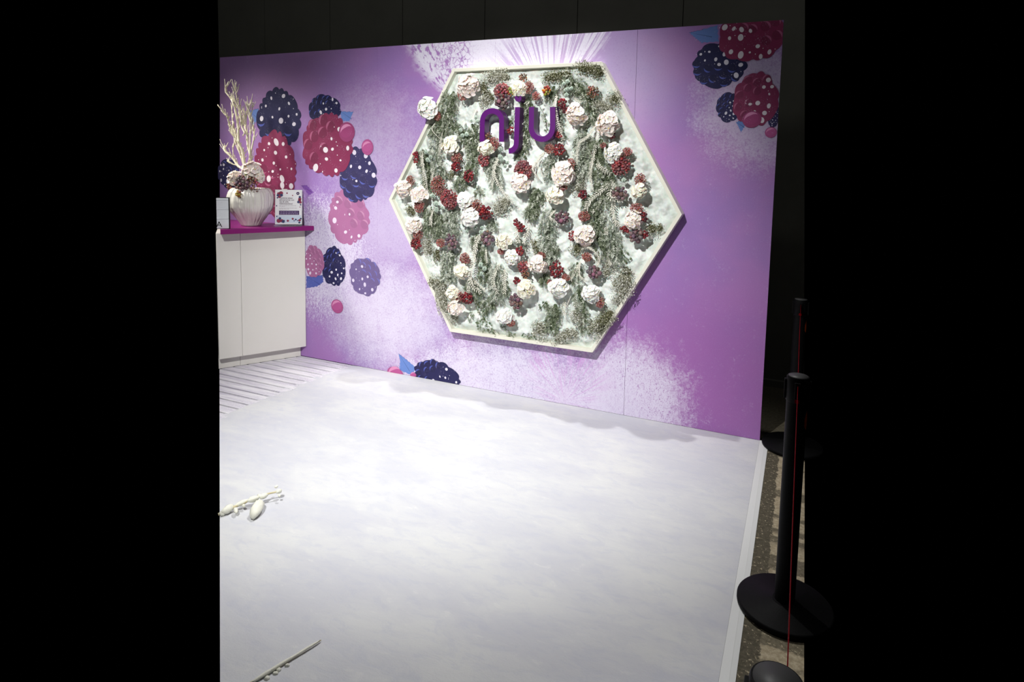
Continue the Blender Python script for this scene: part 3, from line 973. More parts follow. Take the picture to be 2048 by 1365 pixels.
# ------------------------------------------------------------------ hexagon panel
panel = tag(empty('hexagonal_panel', (HX, 0, HZ)), 'large cream-framed hexagon panel packed with snow on the purple wall', 'wall panel')
cs = [(math.cos(R(60 * k)), math.sin(R(60 * k))) for k in range(6)]
ri = HR - .026
for k in range(6):
    (a, b), (c, d2) = cs[k], cs[(k + 1) % 6]
    mb = MB(); s = .9995
    vs = []
    for y in (-.0005, -HD):
        for r_, (u, v) in ((HR, (a, b)), (HR, (c, d2)), (ri, (c, d2)), (ri, (a, b))): vs.append(Vector((u * r_, y, v * r_)))
    mb.add(vs, [(0, 1, 2, 3), (7, 6, 5, 4), (0, 4, 5, 1), (1, 5, 6, 2), (2, 6, 7, 3), (3, 7, 4, 0)])
    mb.build('frame_side', M_FRAME, panel, bevel=.0015)
mb = MB(); q_ = [(u * ri, v * ri) for u, v in cs]
mb.add([Vector((x, -.001, z)) for x, z in q_] + [Vector((x, -.012, z)) for x, z in q_], [list(range(6)), list(range(6, 12))[::-1]])
mb.build('backing_board', M_FRAME, panel)


def fleece_mat():
    n = NT('snow_fleece')
    o = n.obj()
    a = n.noise(o, 14, 6, .65, .6); b = n.noise(o, 120, 3, .7)
    col = n.mix(n.smooth(a, .35, .65), lin4(206, 215, 208), lin4(230, 235, 231))
    n.bump(n.m('ADD', a, n.m('MULTIPLY', b, .3)), .35, .012)
    return n.done(col, .7, .35, Subsurface_Weight=.2, Subsurface_Scale=.02)


def fleece_h(x, z):
    h = .034 * mnoise.noise((x * 5, z * 5, 0)) + .036 * abs(mnoise.noise((x * 9, z * 7, 4))) + .012 * mnoise.noise((x * 24, z * 24, 8)) + .005 * mnoise.noise((x * 60, z * 60, 2))
    h -= .02 * max(0, .25 - abs(mnoise.noise((x * 4 + 7, z * 4, 2)))) 
    return -.056 - h


vs = []; fs = []
rings = 150
idx = {}
for i in range(rings + 1):
    r_ = (ri + .001) * i / rings
    for k in range(6):
        (a, b), (c, d2) = cs[k], cs[(k + 1) % 6]
        for j in range(i if i else (1 if k == 0 else 0)):
            t = j / max(1, i)
            x = (a + (c - a) * t) * r_; z = (b + (d2 - b) * t) * r_
            e = min(1, (ri - r_) / .05)
            y = fleece_h(x, z) * e - .045 * (1 - e)
            idx[(i, k * i + j)] = len(vs); vs.append((x, y, z))
for i in range(rings):
    for k in range(6):
        for j in range(i + 1):
            n1 = 6 * i if i else 1; n2 = 6 * (i + 1)
            p0 = idx[(i, (k * i + j) % n1)] if i else idx[(0, 0)]
            a_ = idx[(i + 1, (k * (i + 1) + j) % n2)]; b_ = idx[(i + 1, (k * (i + 1) + j + 1) % n2)]
            fs.append((p0, a_, b_))
            if j < i: fs.append((p0, b_, idx[(i, (k * i + j + 1) % n1)]))
me = bpy.data.meshes.new('snow_fleece'); me.from_pydata(vs, [], fs); me.materials.append(fleece_mat())
me.polygons.foreach_set('use_smooth', [True] * len(fs)); me.update()
link('snow_fleece', me, panel)

# ------------------------------------------------------------------ the three letters
M_LET = plain('letter_purple', (86, 20, 104), .35, .4, .04, 25)


def stroke(mb, pts, w, y0, y1, round_=False):
    pts = [Vector((x, 0, z)) for x, z in pts]
    n = len(pts); L = []; Rr = []
    for i, q in enumerate(pts):
        t = (pts[min(n - 1, i + 1)] - pts[max(0, i - 1)]).normalized()
        nn = Vector((-t.z, 0, t.x)) * (w / 2)
        L.append(q + nn); Rr.append(q - nn)
    vs = []
    for y in (y0, y1):
        vs += [v + Vector((0, y, 0)) for v in L] + [v + Vector((0, y, 0)) for v in Rr]
    fs = []; o = 2 * n
    for i in range(n - 1):
        fs += [(i, i + 1, n + i + 1, n + i), (o + i, o + n + i, o + n + i + 1, o + i + 1), (i, o + i, o + i + 1, i + 1), (n + i, n + i + 1, o + n + i + 1, o + n + i)]
    fs += [(0, n, o + n, o), (n - 1, o + n - 1, o + 2 * n - 1, 2 * n - 1)]
    mb.add(vs, fs)


FLOWERS = [
(-.691, .659, .082, .95, 0, 'white flower head poking out over the upper left side of the hexagon frame'),
(-.387, .812, .085, 1.1, 1, 'blush white flower head near the top left corner of the hexagon frame'),
(.001, .778, .06, 1.0, 2, 'creamy white flower head directly above the heart dot of the purple letter j'),
(-.516, .399, .075, 1.0, 2, 'cream flower head hanging to the lower left of the purple letter n'),
(-.24, .389, .061, 1.1, 2, 'cream flower head tucked under the left leg of the purple letter n'),
(.02, .163, .08, 1.0, 1, 'blush pink flower head below the hooked foot of the purple letter j'),
(-.912, .091, .067, 1.1, 1, 'pale blush flower head nearest the left point of the hexagon frame'),
(-.78, .05, .074, .9, 1, 'pale blush yellow-eyed flower head second from the left frame point'),
(-.394, .025, .072, .9, 0, 'bright white flower head upper of a white pair in the middle of the left half'),
(.403, .609, .076, 1.05, 1, 'blush white green-eyed flower head directly to the right of the purple letter u'),
(.61, .549, .08, 1.15, 1, 'long blush white flower head high along the upper right side of the hexagon frame'),
(.658, .365, .068, 1.0, 0, 'pearl white flower head above a burgundy berry cluster by the upper right side'),
(.322, .229, .087, 1.05, 1, 'large blush flower head below the purple letter u, upper of two touching heads'),
(.269, .084, .073, .8, 2, 'cream yellow-eyed flower head lower of two touching heads beneath the letter u'),
(.826, .139, .054, 1.0, 2, 'small cream flower head standing alone on bare snow nearest the right point of the frame'),
(-.35, -.091, .085, .85, 0, 'bright white flower head lower of a white pair in the middle of the left half'),
(-.824, -.172, .065, 1.0, 1, 'small blush flower head just under the left point of the frame'),
(-.098, -.241, .063, 1.0, 2, 'cream flower head beside a frosted white sprig below the middle of the panel'),
(-.03, -.344, .063, 1.1, 0, 'pinkish white flower head upright oval below the cream head in the middle of the panel'),
(-.42, -.474, .064, .85, 2, 'cream yellow-eyed flower head under a brick red spray, lower left quarter'),
(.16, -.375, .073, .9, 1, 'blush yellow-eyed flower head left of a dark red berry bunch, lower middle'),
(.075, -.55, .071, 1.0, 2, 'creamy white round flower head above a dusky berry bunch, lower middle'),
(-.494, -.641, .059, 1.0, 2, 'small cream flower head upper of a pair nearest the bottom left corner of the frame'),
(-.464, -.739, .068, .9, 1, 'pale pink flower head lower of a pair nearest the bottom left corner of the frame'),
(-.079, -.756, .07, .85, 0, 'creamy white flower head lowest of all, close to the bottom edge of the frame'),
(.796, -.047, .062, 1.3, 1, 'tall blush flower head among mixed berries just below the right frame point'),
(.482, -.159, .073, 1.0, 1, 'ruffled blush green-eyed flower head in the right half among long hanging green garlands'),
(.315, -.518, .076, 1.0, 0, 'white flower head under bright red berries in the lower right quarter'),
(.545, -.536, .068, 1.0, 0, 'bright white flower head nearest the lower right side of the hexagon frame')]
BERRIES = [
(-.434, .759, .045, 'k', 'frosted brick red pepperberry spray below the top left frame corner'),
(-.133, .767, .059, 'g', 'frosted burgundy berry bunch left of the flower above the letter j'),
(-.122, .701, .059, 'p', 'bunch of dusky purple berries below and left of the flower above the letter j'),
(-.076, .762, .029, 'o', 'olive and orange berry sprig left of the flower above the letter j'),
(.021, .85, .032, 'b', 'small brown and russet berry sprig above the flower above the letter j'),
(.062, .785, .04, 'k', 'frosted brick red pepperberry spray right of the flower above the letter j'),
(.116, .729, .032, 'k', 'frosted brick red pepperberry spray below and right of the flower above the letter j'),
(-.639, .606, .032, 'k', 'frosted brick red pepperberry spray below and right of the flower poking out over the frame'),
(-.814, .338, .022, 'r', 'glossy red berry bunch above the flower nearest the left point of the frame'),
(-.814, .296, .022, 'r', 'glossy red berry bunch above the flower second from the left point of the frame'),
(-.479, .318, .046, 'k', 'frosted brick red pepperberry spray below and right of the flower left of the letter n'),
(-.483, .257, .04, 'r', 'glossy red berry bunch below the flower left of the letter n'),
(-.183, .417, .042, 'k', 'frosted brick red pepperberry spray below the purple letter n'),
(-.233, .464, .034, 'b', 'small brown and russet berry sprig below and left of the purple letter n'),
(-.262, .314, .044, 'g', 'frosted burgundy berry bunch below the flower under the left leg of the letter n'),
(-.064, .504, .025, 'r', 'glossy red berry bunch below and left of the purple letter j'),
(.035, .241, .067, 'g', 'frosted burgundy berry bunch above the flower below the foot of the letter j'),
(-.379, .195, .036, 'r', 'glossy red berry bunch above the flower uppermost of the white pair'),
(-.863, .144, .042, 'k', 'frosted brick red pepperberry spray above and right of the left frame point'),
(-.625, .118, .065, 'k', 'frosted brick red pepperberry spray left of the flower uppermost of the white pair'),
(-.537, .034, .07, 'g', 'frosted burgundy berry bunch left of the flower uppermost of the white pair'),
(-.781, -.031, .042, 'k', 'frosted brick red pepperberry spray below the flower second from the left point of the frame'),
(-.311, -.017, .052, 'k', 'frosted brick red pepperberry spray above and right of the flower lower of the white pair'),
(.301, .678, .028, 'r', 'glossy red berry bunch above and left of the flower right of the letter u'),
(.327, .633, .023, 'r', 'glossy red berry bunch left of the flower right of the letter u'),
(.504, .747, .043, 'b', 'small brown and russet berry sprig below the top right frame corner'),
(.189, .762, .028, 'o', 'olive and orange berry sprig right of the flower above the letter j'),
(.635, .485, .027, 'r', 'glossy red berry bunch below the flower highest along the upper right side'),
(.584, .412, .022, 'k', 'frosted brick red pepperberry spray below the flower highest along the upper right side'),
(.74, .374, .034, 'k', 'frosted brick red pepperberry spray right of the flower above the burgundy berries on the right'),
(.702, .29, .063, 'g', 'frosted burgundy berry bunch below the flower highest along the upper right side'),
(.22, .386, .038, 'k', 'frosted brick red pepperberry spray below the purple letter u'),
(.29, .383, .039, 'r', 'glossy red berry bunch above the flower below the letter u'),
(.283, .477, .023, 'r', 'glossy red berry bunch below and right of the purple letter u'),
(.369, .287, .037, 'k', 'frosted brick red pepperberry spray above and right of the flower below the letter u'),
(.828, .203, .038, 'k', 'frosted brick red pepperberry spray above the flower alone on the snow near the right point'),
(.321, .146, .031, 'k', 'frosted brick red pepperberry spray below the flower below the letter u'),
(.462, .099, .032, 'r', 'glossy red berry bunch below and right of the flower below the letter u'),
(.705, .116, .049, 'p', 'bunch of dusky purple berries below the flower above the burgundy berries on the right'),
(.813, .026, .045, 'k', 'frosted brick red pepperberry spray above the flower just below the right point of the frame'),
(-.786, -.039, .044, 'k', 'frosted brick red pepperberry spray above the flower under the left point of the frame'),
(-.527, .006, .053, 'g', 'frosted burgundy berry bunch above and left of the flower lower of the white pair'),
(-.246, -.054, .062, 'r', 'glossy red berry bunch right of the flower lower of the white pair'),
(-.385, -.012, .042, 'k', 'frosted brick red pepperberry spray below the flower uppermost of the white pair'),
(-.795, -.243, .045, 'k', 'frosted brick red pepperberry spray below the flower under the left point of the frame'),
(-.81, -.309, .043, 'r', 'glossy red berry bunch below the flower under the left point of the frame'),
(-.601, -.29, .04, 'k', 'frosted brick red pepperberry spray below and left of the flower lower of the white pair'),
(-.514, -.275, .049, 'p', 'bunch of dusky purple berries below and left of the flower lower of the white pair'),
(-.225, -.226, .05, 'p', 'bunch of dusky purple berries left of the flower beside the frosted sprig mid panel'),
(-.4, -.387, .044, 'k', 'frosted brick red pepperberry spray above the flower under the brick red spray, lower left'),
(-.12, -.312, .029, 'k', 'frosted brick red pepperberry spray below the flower beside the frosted sprig mid panel'),
(-.005, -.109, .023, 'r', 'glossy red berry bunch above and right of the flower beside the frosted sprig mid panel'),
(.03, -.142, .03, 'r', 'glossy red berry bunch above the flower below the cream head mid panel'),
(.021, -.301, .028, 'r', 'glossy red berry bunch above and right of the flower below the cream head mid panel'),
(.05, -.406, .042, 'g', 'frosted burgundy berry bunch below and right of the flower below the cream head mid panel'),
(.068, -.456, .03, 'b', 'small brown and russet berry sprig above the flower above the dusky berries, lower middle'),
(.004, -.506, .022, 'r', 'glossy red berry bunch above and left of the flower above the dusky berries, lower middle'),
(-.452, -.659, .047, 'k', 'frosted brick red pepperberry spray below the flower under the brick red spray, lower left'),
(-.38, -.664, .05, 'r', 'glossy red berry bunch below the flower under the brick red spray, lower left'),
(.007, -.647, .054, 'p', 'bunch of dusky purple berries above and right of the flower lowest near the bottom edge'),
(-.038, -.798, .038, 'k', 'frosted brick red pepperberry spray below and right of the flower lowest near the bottom edge'),
(.322, -.055, .051, 'p', 'bunch of dusky purple berries below the flower lower of the two beneath the letter u'),
(.471, -.04, .042, 'k', 'frosted brick red pepperberry spray above the flower among the garlands of the right half'),
(.395, -.173, .027, 'g', 'frosted burgundy berry bunch left of the flower among the garlands of the right half'),
(.499, -.302, .036, 'k', 'frosted brick red pepperberry spray below the flower among the garlands of the right half'),
(.553, -.397, .048, 'p', 'bunch of dusky purple berries above the flower nearest the lower right side of the frame'),
(.291, -.405, .05, 'r', 'glossy red berry bunch above the flower under bright red berries, lower right'),
(.358, -.449, .032, 'k', 'frosted brick red pepperberry spray right of the flower yellow-eyed in the lower middle'),
(.18, -.32, .033, 'k', 'frosted brick red pepperberry spray above the flower yellow-eyed in the lower middle'),
(.595, -.59, .035, 'k', 'frosted brick red pepperberry spray right of the flower under bright red berries, lower right'),
(.852, -.027, .031, 'r', 'glossy red berry bunch right of the flower just below the right point of the frame'),
(.815, -.138, .049, 'p', 'bunch of dusky purple berries below the flower just below the right point of the frame'),
(.743, -.109, .025, 'r', 'glossy red berry bunch below the flower alone on the snow near the right point'),
(.87, -.134, .019, 'r', 'glossy red berry bunch below and left of the right frame point'),
(.248, -.495, .024, 'k', 'frosted brick red pepperberry spray left of the flower under bright red berries, lower right')]
ROSETTES = [
(-.345, .576, .038, 'pale mint frosted succulent rosettes left of the purple letter n'),
(-.426, .497, .045, 'pale mint frosted succulent rosettes above and right of the flower left of the letter n'),
(-.129, .356, .046, 'pale mint frosted succulent rosettes below and right of the purple letter n'),
(-.11, .293, .04, 'pale mint frosted succulent rosettes below the purple letter n'),
(-.721, .327, .045, 'pale mint frosted succulent rosettes left of the flower left of the letter n'),
(-.352, .184, .042, 'pale mint frosted succulent rosettes above the flower uppermost of the white pair'),
(-.669, .012, .055, 'pale mint frosted succulent rosettes right of the flower nearest the left point of the frame'),
(-.62, -.032, .042, 'pale mint frosted succulent rosettes left of the flower uppermost of the white pair'),
(.328, .793, .038, 'pale mint frosted succulent rosettes above the flower right of the letter u'),
(.344, .75, .042, 'pale mint frosted succulent rosettes above and left of the flower right of the letter u'),
(.706, .218, .043, 'pale mint frosted succulent rosettes below the flower above the burgundy berries on the right'),
(-.398, -.169, .04, 'pale mint frosted succulent rosettes below and left of the flower lower of the white pair'),
(-.296, -.171, .043, 'pale mint frosted succulent rosettes below and right of the flower lower of the white pair'),
(-.277, -.452, .051, 'pale mint frosted succulent rosettes right of the flower under the brick red spray, lower left'),
(-.654, -.033, .044, 'pale mint frosted succulent rosettes left of the flower lower of the white pair')]
FOLIAGE = [
('f', .049, [(-.542, .783), (-.57, .702), (-.588, .613), (-.655, .531), (-.674, .474)], 'grey green fern garland below and right of the flower poking out over the frame'),
('f', .04, [(-.607, .613), (-.549, .531), (-.453, .482), (-.359, .434), (-.312, .37)], 'grey green fern garland above and right of the flower left of the letter n'),
('f', .03, [(-.398, .555), (-.36, .498), (-.359, .434)], 'grey green fern garland left of the purple letter n'),
('w', .041, [(-.664, .498), (-.673, .374), (-.652, .25), (-.631, .159)], 'white frosted fern garland below and left of the flower left of the letter n'),
('f', .037, [(-.801, .373), (-.771, .289), (-.74, .164), (-.749, .079)], 'grey green fern garland above the flower second from the left point of the frame'),
('l', .042, [(-.275, .854), (-.195, .875), (-.115, .864)], 'pale frosted lichen clump right of the flower by the top left corner of the frame'),
('m', .025, [(-.311, .84), (-.292, .776), (-.227, .719)], 'clump of olive moss right of the flower by the top left corner of the frame'),
('l', .038, [(-.291, .752), (-.272, .673)], 'pale frosted lichen clump above and left of the purple letter n'),
('f', .033, [(.019, .691), (.03, .576), (.024, .459), (-.008, .327)], 'grey green fern garland below and right of the purple letter j'),
('d', .015, [(-.049, .646), (-.083, .584), (-.095, .545)], 'thin dark green fern strand above and left of the purple letter j'),
('f', .037, [(-.007, .676), (.078, .682)], 'grey green fern garland below the flower above the letter j'),
('f', .035, [(-.396, .418), (-.376, .337), (-.384, .256), (-.449, .172), (-.495, .105)], 'grey green fern garland below and right of the flower left of the letter n'),
('w', .043, [(-.238, .323), (-.209, .22), (-.171, .133)], 'white frosted fern garland below the flower under the left leg of the letter n'),
('f', .022, [(-.354, .11), (-.307, .071)], 'grey green fern garland above and right of the flower uppermost of the white pair'),
('f', .037, [(.131, .112), (.112, .001)], 'grey green fern garland left of the flower lower of the two beneath the letter u'),
('m', .027, [(-.564, .202), (-.525, .187)], 'clump of olive moss below the flower left of the letter n'),
('l', .038, [(-.169, .004), (-.098, .031)], 'pale frosted lichen clump above and right of the flower lower of the white pair'),
('m', .032, [(.15, .848), (.224, .86), (.329, .871)], 'clump of olive moss right of the flower above the letter j'),
('f', .039, [(.265, .836), (.331, .812), (.403, .787), (.436, .735), (.493, .682)], 'grey green fern garland above the flower right of the letter u'),
('m', .035, [(.384, .906), (.439, .904), (.502, .883), (.541, .871)], 'clump of olive moss left of the top right frame corner'),
('m', .033, [(.622, .731), (.654, .687)], 'clump of olive moss above the flower highest along the upper right side'),
('l', .034, [(.501, .69), (.564, .659), (.625, .644)], 'pale frosted lichen clump above the flower highest along the upper right side'),
('f', .03, [(.477, .69), (.495, .616), (.497, .557)], 'grey green fern garland right of the flower right of the letter u'),
('w', .038, [(.451, .528), (.422, .423), (.433, .349), (.427, .274), (.461, .207)], 'white frosted fern garland above and right of the flower below the letter u'),
('f', .057, [(.555, .454), (.527, .35), (.562, .247), (.596, .166), (.569, .038)], 'grey green fern garland right of the flower below the letter u'),
('w', .032, [(.188, .345), (.215, .269), (.209, .184)], 'white frosted fern garland left of the flower below the letter u'),
('f', .033, [(.126, .127), (.12, .017)], 'grey green fern garland below and left of the flower below the letter u'),
('l', .035, [(.42, .228), (.422, .16), (.383, .121)], 'pale frosted lichen clump below and right of the flower below the letter u'),
('f', .043, [(.488, .095), (.508, -.01)], 'grey green fern garland above the flower among the garlands of the right half'),
('d', .01, [(.121, .666), (.156, .605), (.179, .506)], 'thin dark green fern strand above the purple letter u'),
('w', .023, [(.42, .506), (.398, .438)], 'white frosted fern garland below the flower right of the letter u'),
('w', .042, [(.626, .182), (.661, .064)], 'white frosted fern garland left of the flower alone on the snow near the right point'),
('f', .028, [(.217, .8), (.186, .711)], 'grey green fern garland above the purple letter u'),
('w', .024, [(.244, .725), (.263, .604), (.288, .453)], 'white frosted fern garland right of the purple letter u'),
('f', .046, [(-.718, -.038), (-.707, -.156), (-.706, -.25)], 'grey green fern garland right of the flower under the left point of the frame'),
('w', .049, [(-.532, -.046), (-.54, -.147), (-.529, -.238)], 'white frosted fern garland left of the flower lower of the white pair'),
('f', .041, [(-.638, -.085), (-.627, -.253)], 'grey green fern garland left of the flower lower of the white pair'),
('l', .033, [(-.751, -.287), (-.725, -.388)], 'pale frosted lichen clump below the flower second from the left point of the frame'),
('m', .028, [(-.665, -.35), (-.655, -.426)], 'clump of olive moss left of the flower under the brick red spray, lower left'),
('w', .046, [(-.557, -.341), (-.556, -.451), (-.564, -.563)], 'white frosted fern garland left of the flower under the brick red spray, lower left'),
('l', .044, [(-.683, -.574), (-.623, -.612), (-.612, -.714), (-.591, -.798)], 'pale frosted lichen clump above and left of the bottom left frame corner'),
('l', .028, [(-.542, -.826), (-.493, -.838)], 'pale frosted lichen clump below the flower upper of the pair by the bottom left corner'),
('f', .035, [(-.349, -.218), (-.319, -.315), (-.281, -.395), (-.259, -.542)], 'grey green fern garland below and left of the flower beside the frosted sprig mid panel'),
('d', .027, [(-.323, -.657), (-.302, -.756), (-.298, -.899)], 'thin dark green fern strand above and right of the bottom left frame corner'),
('d', .016, [(-.275, -.711), (-.254, -.842), (-.16, -.927)], 'thin dark green fern strand below and left of the flower lowest near the bottom edge'),
('d', .011, [(-.368, -.772), (-.384, -.842)], 'thin dark green fern strand left of the flower lowest near the bottom edge'),
('w', .043, [(-.179, -.403), (-.168, -.533), (-.174, -.658)], 'white frosted fern garland below and left of the flower below the cream head mid panel'),
('f', .026, [(-.113, -.52), (-.102, -.625)], 'grey green fern garland left of the flower above the dusky berries, lower middle'),
('f', .035, [(-.248, -.658), (-.21, -.737)], 'grey green fern garland left of the flower lowest near the bottom edge'),
('w', .03, [(-.23, -.112), (-.202, -.168)], 'white frosted fern garland right of the flower lower of the white pair'),
('l', .034, [(-.204, -.034), (-.115, -.017)], 'pale frosted lichen clump right of the flower lower of the white pair'),
('f', .025, [(.062, -.064), (.129, .01)], 'grey green fern garland below the flower below the foot of the letter j'),
('l', .034, [(.133, -.819), (.176, -.813)], 'pale frosted lichen clump right of the flower lowest near the bottom edge'),
('d', .018, [(-.153, -.805), (-.097, -.864), (-.033, -.914)], 'thin dark green fern strand below the flower lowest near the bottom edge'),
('d', .017, [(.038, -.904), (.134, -.859)], 'thin dark green fern strand below and right of the flower lowest near the bottom edge'),
('m', .023, [(-.693, -.575), (-.713, -.603)], 'clump of olive moss above and left of the bottom left frame corner'),
('w', .025, [(-.039, -.222), (.041, -.272)], 'white frosted fern garland right of the flower beside the frosted sprig mid panel'),
('m', .025, [(.109, -.228), (.137, -.313)], 'clump of olive moss above the flower yellow-eyed in the lower middle'),
('f', .04, [(-.4, -.556), (-.313, -.656)], 'grey green fern garland above the bottom left frame corner'),
('m', .026, [(-.921, -.048), (-.869, -.105)], 'clump of olive moss below and right of the left frame point'),
('w', .046, [(.231, -.008), (.208, -.103), (.194, -.198), (.213, -.283), (.215, -.362)], 'white frosted fern garland above the flower yellow-eyed in the lower middle'),
('f', .037, [(.104, .001), (.071, -.072)], 'grey green fern garland above and right of the flower beside the frosted sprig mid panel'),
('f', .042, [(.53, .036), (.542, -.084), (.553, -.174), (.612, -.299)], 'grey green fern garland right of the flower among the garlands of the right half'),
('w', .038, [(.601, .002), (.643, -.093), (.654, -.167), (.657, -.25), (.706, -.336)], 'white frosted fern garland right of the flower among the garlands of the right half'),
('d', .023, [(.647, -.198), (.703, -.261), (.762, -.309)], 'thin dark green fern strand below the flower alone on the snow near the right point'),
('m', .038, [(.394, -.246), (.436, -.274)], 'clump of olive moss above the flower under bright red berries, lower right'),
('f', .032, [(.414, -.353), (.41, -.478), (.446, -.591), (.474, -.705), (.501, -.803)], 'grey green fern garland below and right of the flower under bright red berries, lower right'),
('m', .029, [(.884, -.079), (.912, -.121)], 'clump of olive moss below and left of the right frame point'),
('l', .057, [(.716, -.403), (.741, -.461), (.721, -.523)], 'pale frosted lichen clump right of the flower nearest the lower right side of the frame'),
('l', .027, [(.714, -.547), (.684, -.596)], 'pale frosted lichen clump above and right of the bottom right frame corner'),
('m', .043, [(.663, -.659), (.61, -.72), (.564, -.772)], 'clump of olive moss above and right of the bottom right frame corner'),
('l', .043, [(.572, -.755), (.557, -.804)], 'pale frosted lichen clump above the bottom right frame corner'),
('l', .031, [(.272, -.897), (.354, -.846), (.436, -.82)], 'pale frosted lichen clump left of the bottom right frame corner'),
('l', .046, [(.158, -.807), (.177, -.862)], 'pale frosted lichen clump below the flower above the dusky berries, lower middle'),
('f', .041, [(.265, -.65), (.259, -.731), (.245, -.837)], 'grey green fern garland below the flower under bright red berries, lower right'),
('l', .04, [(.407, -.674), (.45, -.739)], 'pale frosted lichen clump above and left of the bottom right frame corner'),
('l', .031, [(.613, -.336), (.653, -.356)], 'pale frosted lichen clump above and right of the flower under bright red berries, lower right'),
('d', .012, [(.205, -.633), (.147, -.704)], 'thin dark green fern strand right of the flower lowest near the bottom edge'),
('l', .023, [(.6, -.414), (.631, -.396)], 'pale frosted lichen clump right of the flower under bright red berries, lower right'),
('f', .032, [(.254, -.241), (.199, -.387)], 'grey green fern garland above and right of the flower yellow-eyed in the lower middle'),
('f', .029, [(.175, -.453), (.202, -.514)], 'grey green fern garland below the flower yellow-eyed in the lower middle'),
('m', .022, [(.936, -.097), (.965, -.088)], 'clump of olive moss right of the flower just below the right point of the frame'),
('m', .023, [(.723, -.38), (.777, -.386)], 'clump of olive moss below the flower just below the right point of the frame')]
TWIGS = [
(0, [(-.66, .587), (-.669, .513), (-.606, .439)], 'bare white frosted twig below the flower poking out over the frame'),
(0, [(-.593, .57), (-.62, .423)], 'bare white frosted twig above and left of the flower left of the letter n'),
(.028, [(-.791, .364), (-.74, .248), (-.719, .081)], 'white frosted leafy twig above the flower second from the left point of the frame'),
(.028, [(-.691, .265), (-.68, .141)], 'white frosted leafy twig below and left of the flower left of the letter n'),
(.026, [(-.169, .331), (-.176, .22), (-.111, .103), (-.039, .027)], 'white frosted leafy twig left of the flower below the foot of the letter j'),
(.014, [(.138, .328), (.111, .259), (.155, .183)], 'white frosted leafy twig left of the flower below the letter u'),
(.018, [(-.346, .655), (-.372, .56)], 'white frosted leafy twig above and left of the purple letter n'),
(.02, [(-.446, .585), (-.436, .545)], 'white frosted leafy twig above and right of the flower left of the letter n'),
(.024, [(-.625, .464), (-.619, .333)], 'white frosted leafy twig left of the flower left of the letter n'),
(.02, [(-.194, .26), (-.2, .116)], 'white frosted leafy twig below the flower under the left leg of the letter n'),
(.022, [(.369, .711), (.433, .68)], 'white frosted leafy twig above the flower right of the letter u'),
(.026, [(.247, .736), (.258, .646), (.285, .541), (.312, .444)], 'white frosted leafy twig right of the purple letter u'),
(.018, [(.519, .54), (.487, .467), (.425, .415), (.413, .288)], 'white frosted leafy twig below the flower right of the letter u'),
(.022, [(.543, .518), (.529, .349), (.51, .238), (.521, .127)], 'white frosted leafy twig right of the flower below the letter u'),
(.03, [(.538, .316), (.571, .276), (.641, .234)], 'white frosted leafy twig below the flower highest along the upper right side'),
(.03, [(.65, .198), (.591, .129), (.515, .067), (.486, .002)], 'white frosted leafy twig left of the flower alone on the snow near the right point'),
(.032, [(.65, .19), (.646, .095), (.723, .068)], 'white frosted leafy twig below the flower above the burgundy berries on the right'),
(.018, [(.089, .258), (.192, .36), (.143, .298), (.179, .199)], 'white frosted leafy twig below the purple letter u'),
(.018, [(.606, .152), (.556, .009)], 'white frosted leafy twig above the flower among the garlands of the right half'),
(.028, [(-.688, -.052), (-.668, -.11), (-.687, -.17)], 'white frosted leafy twig below and left of the flower uppermost of the white pair'),
(.034, [(-.309, -.213), (-.312, -.311), (-.329, -.428), (-.345, -.545), (-.27, -.621)], 'white frosted leafy twig below and left of the flower beside the frosted sprig mid panel'),
(.028, [(-.374, -.507), (-.372, -.64)], 'white frosted leafy twig above the bottom left frame corner'),
(.03, [(-.146, -.404), (-.166, -.512), (-.142, -.608)], 'white frosted leafy twig below and left of the flower below the cream head mid panel'),
(.03, [(-.109, -.441), (-.083, -.602)], 'white frosted leafy twig left of the flower above the dusky berries, lower middle'),
(.034, [(-.018, -.13), (.011, -.247)], 'white frosted leafy twig above and right of the flower beside the frosted sprig mid panel'),
(.032, [(.069, -.133), (.05, -.244)], 'white frosted leafy twig right of the flower beside the frosted sprig mid panel'),
(.02, [(-.256, -.315), (-.227, -.403)], 'white frosted leafy twig left of the flower below the cream head mid panel'),
(.024, [(-.355, -.538), (-.233, -.601)], 'white frosted leafy twig above and left of the flower lowest near the bottom edge'),
(.02, [(.26, -.013), (.244, -.06), (.303, -.099)], 'white frosted leafy twig below the flower lower of the two beneath the letter u'),
(.03, [(.655, .058), (.673, -.037), (.718, -.101)], 'white frosted leafy twig left of the flower just below the right point of the frame'),
(.024, [(.501, .021), (.537, -.014)], 'white frosted leafy twig right of the flower lower of the two beneath the letter u'),
(.026, [(.614, -.1), (.624, -.151)], 'white frosted leafy twig right of the flower among the garlands of the right half'),
(.02, [(.43, -.256), (.525, -.241), (.586, -.304), (.561, -.359)], 'white frosted leafy twig below the flower among the garlands of the right half'),
(.02, [(.441, -.339), (.459, -.422), (.497, -.464)], 'white frosted leafy twig above and right of the flower under bright red berries, lower right'),
(.026, [(.588, -.372), (.531, -.431)], 'white frosted leafy twig above the flower nearest the lower right side of the frame'),
(0, [(.387, -.568), (.364, -.649)], 'bare white frosted twig below and right of the flower under bright red berries, lower right'),
(.024, [(.342, -.604), (.354, -.705)], 'white frosted leafy twig below the flower under bright red berries, lower right'),
(.022, [(.429, -.363), (.392, -.467)], 'white frosted leafy twig right of the flower yellow-eyed in the lower middle'),
(.022, [(.621, -.286), (.661, -.343)], 'white frosted leafy twig below the flower alone on the snow near the right point')]
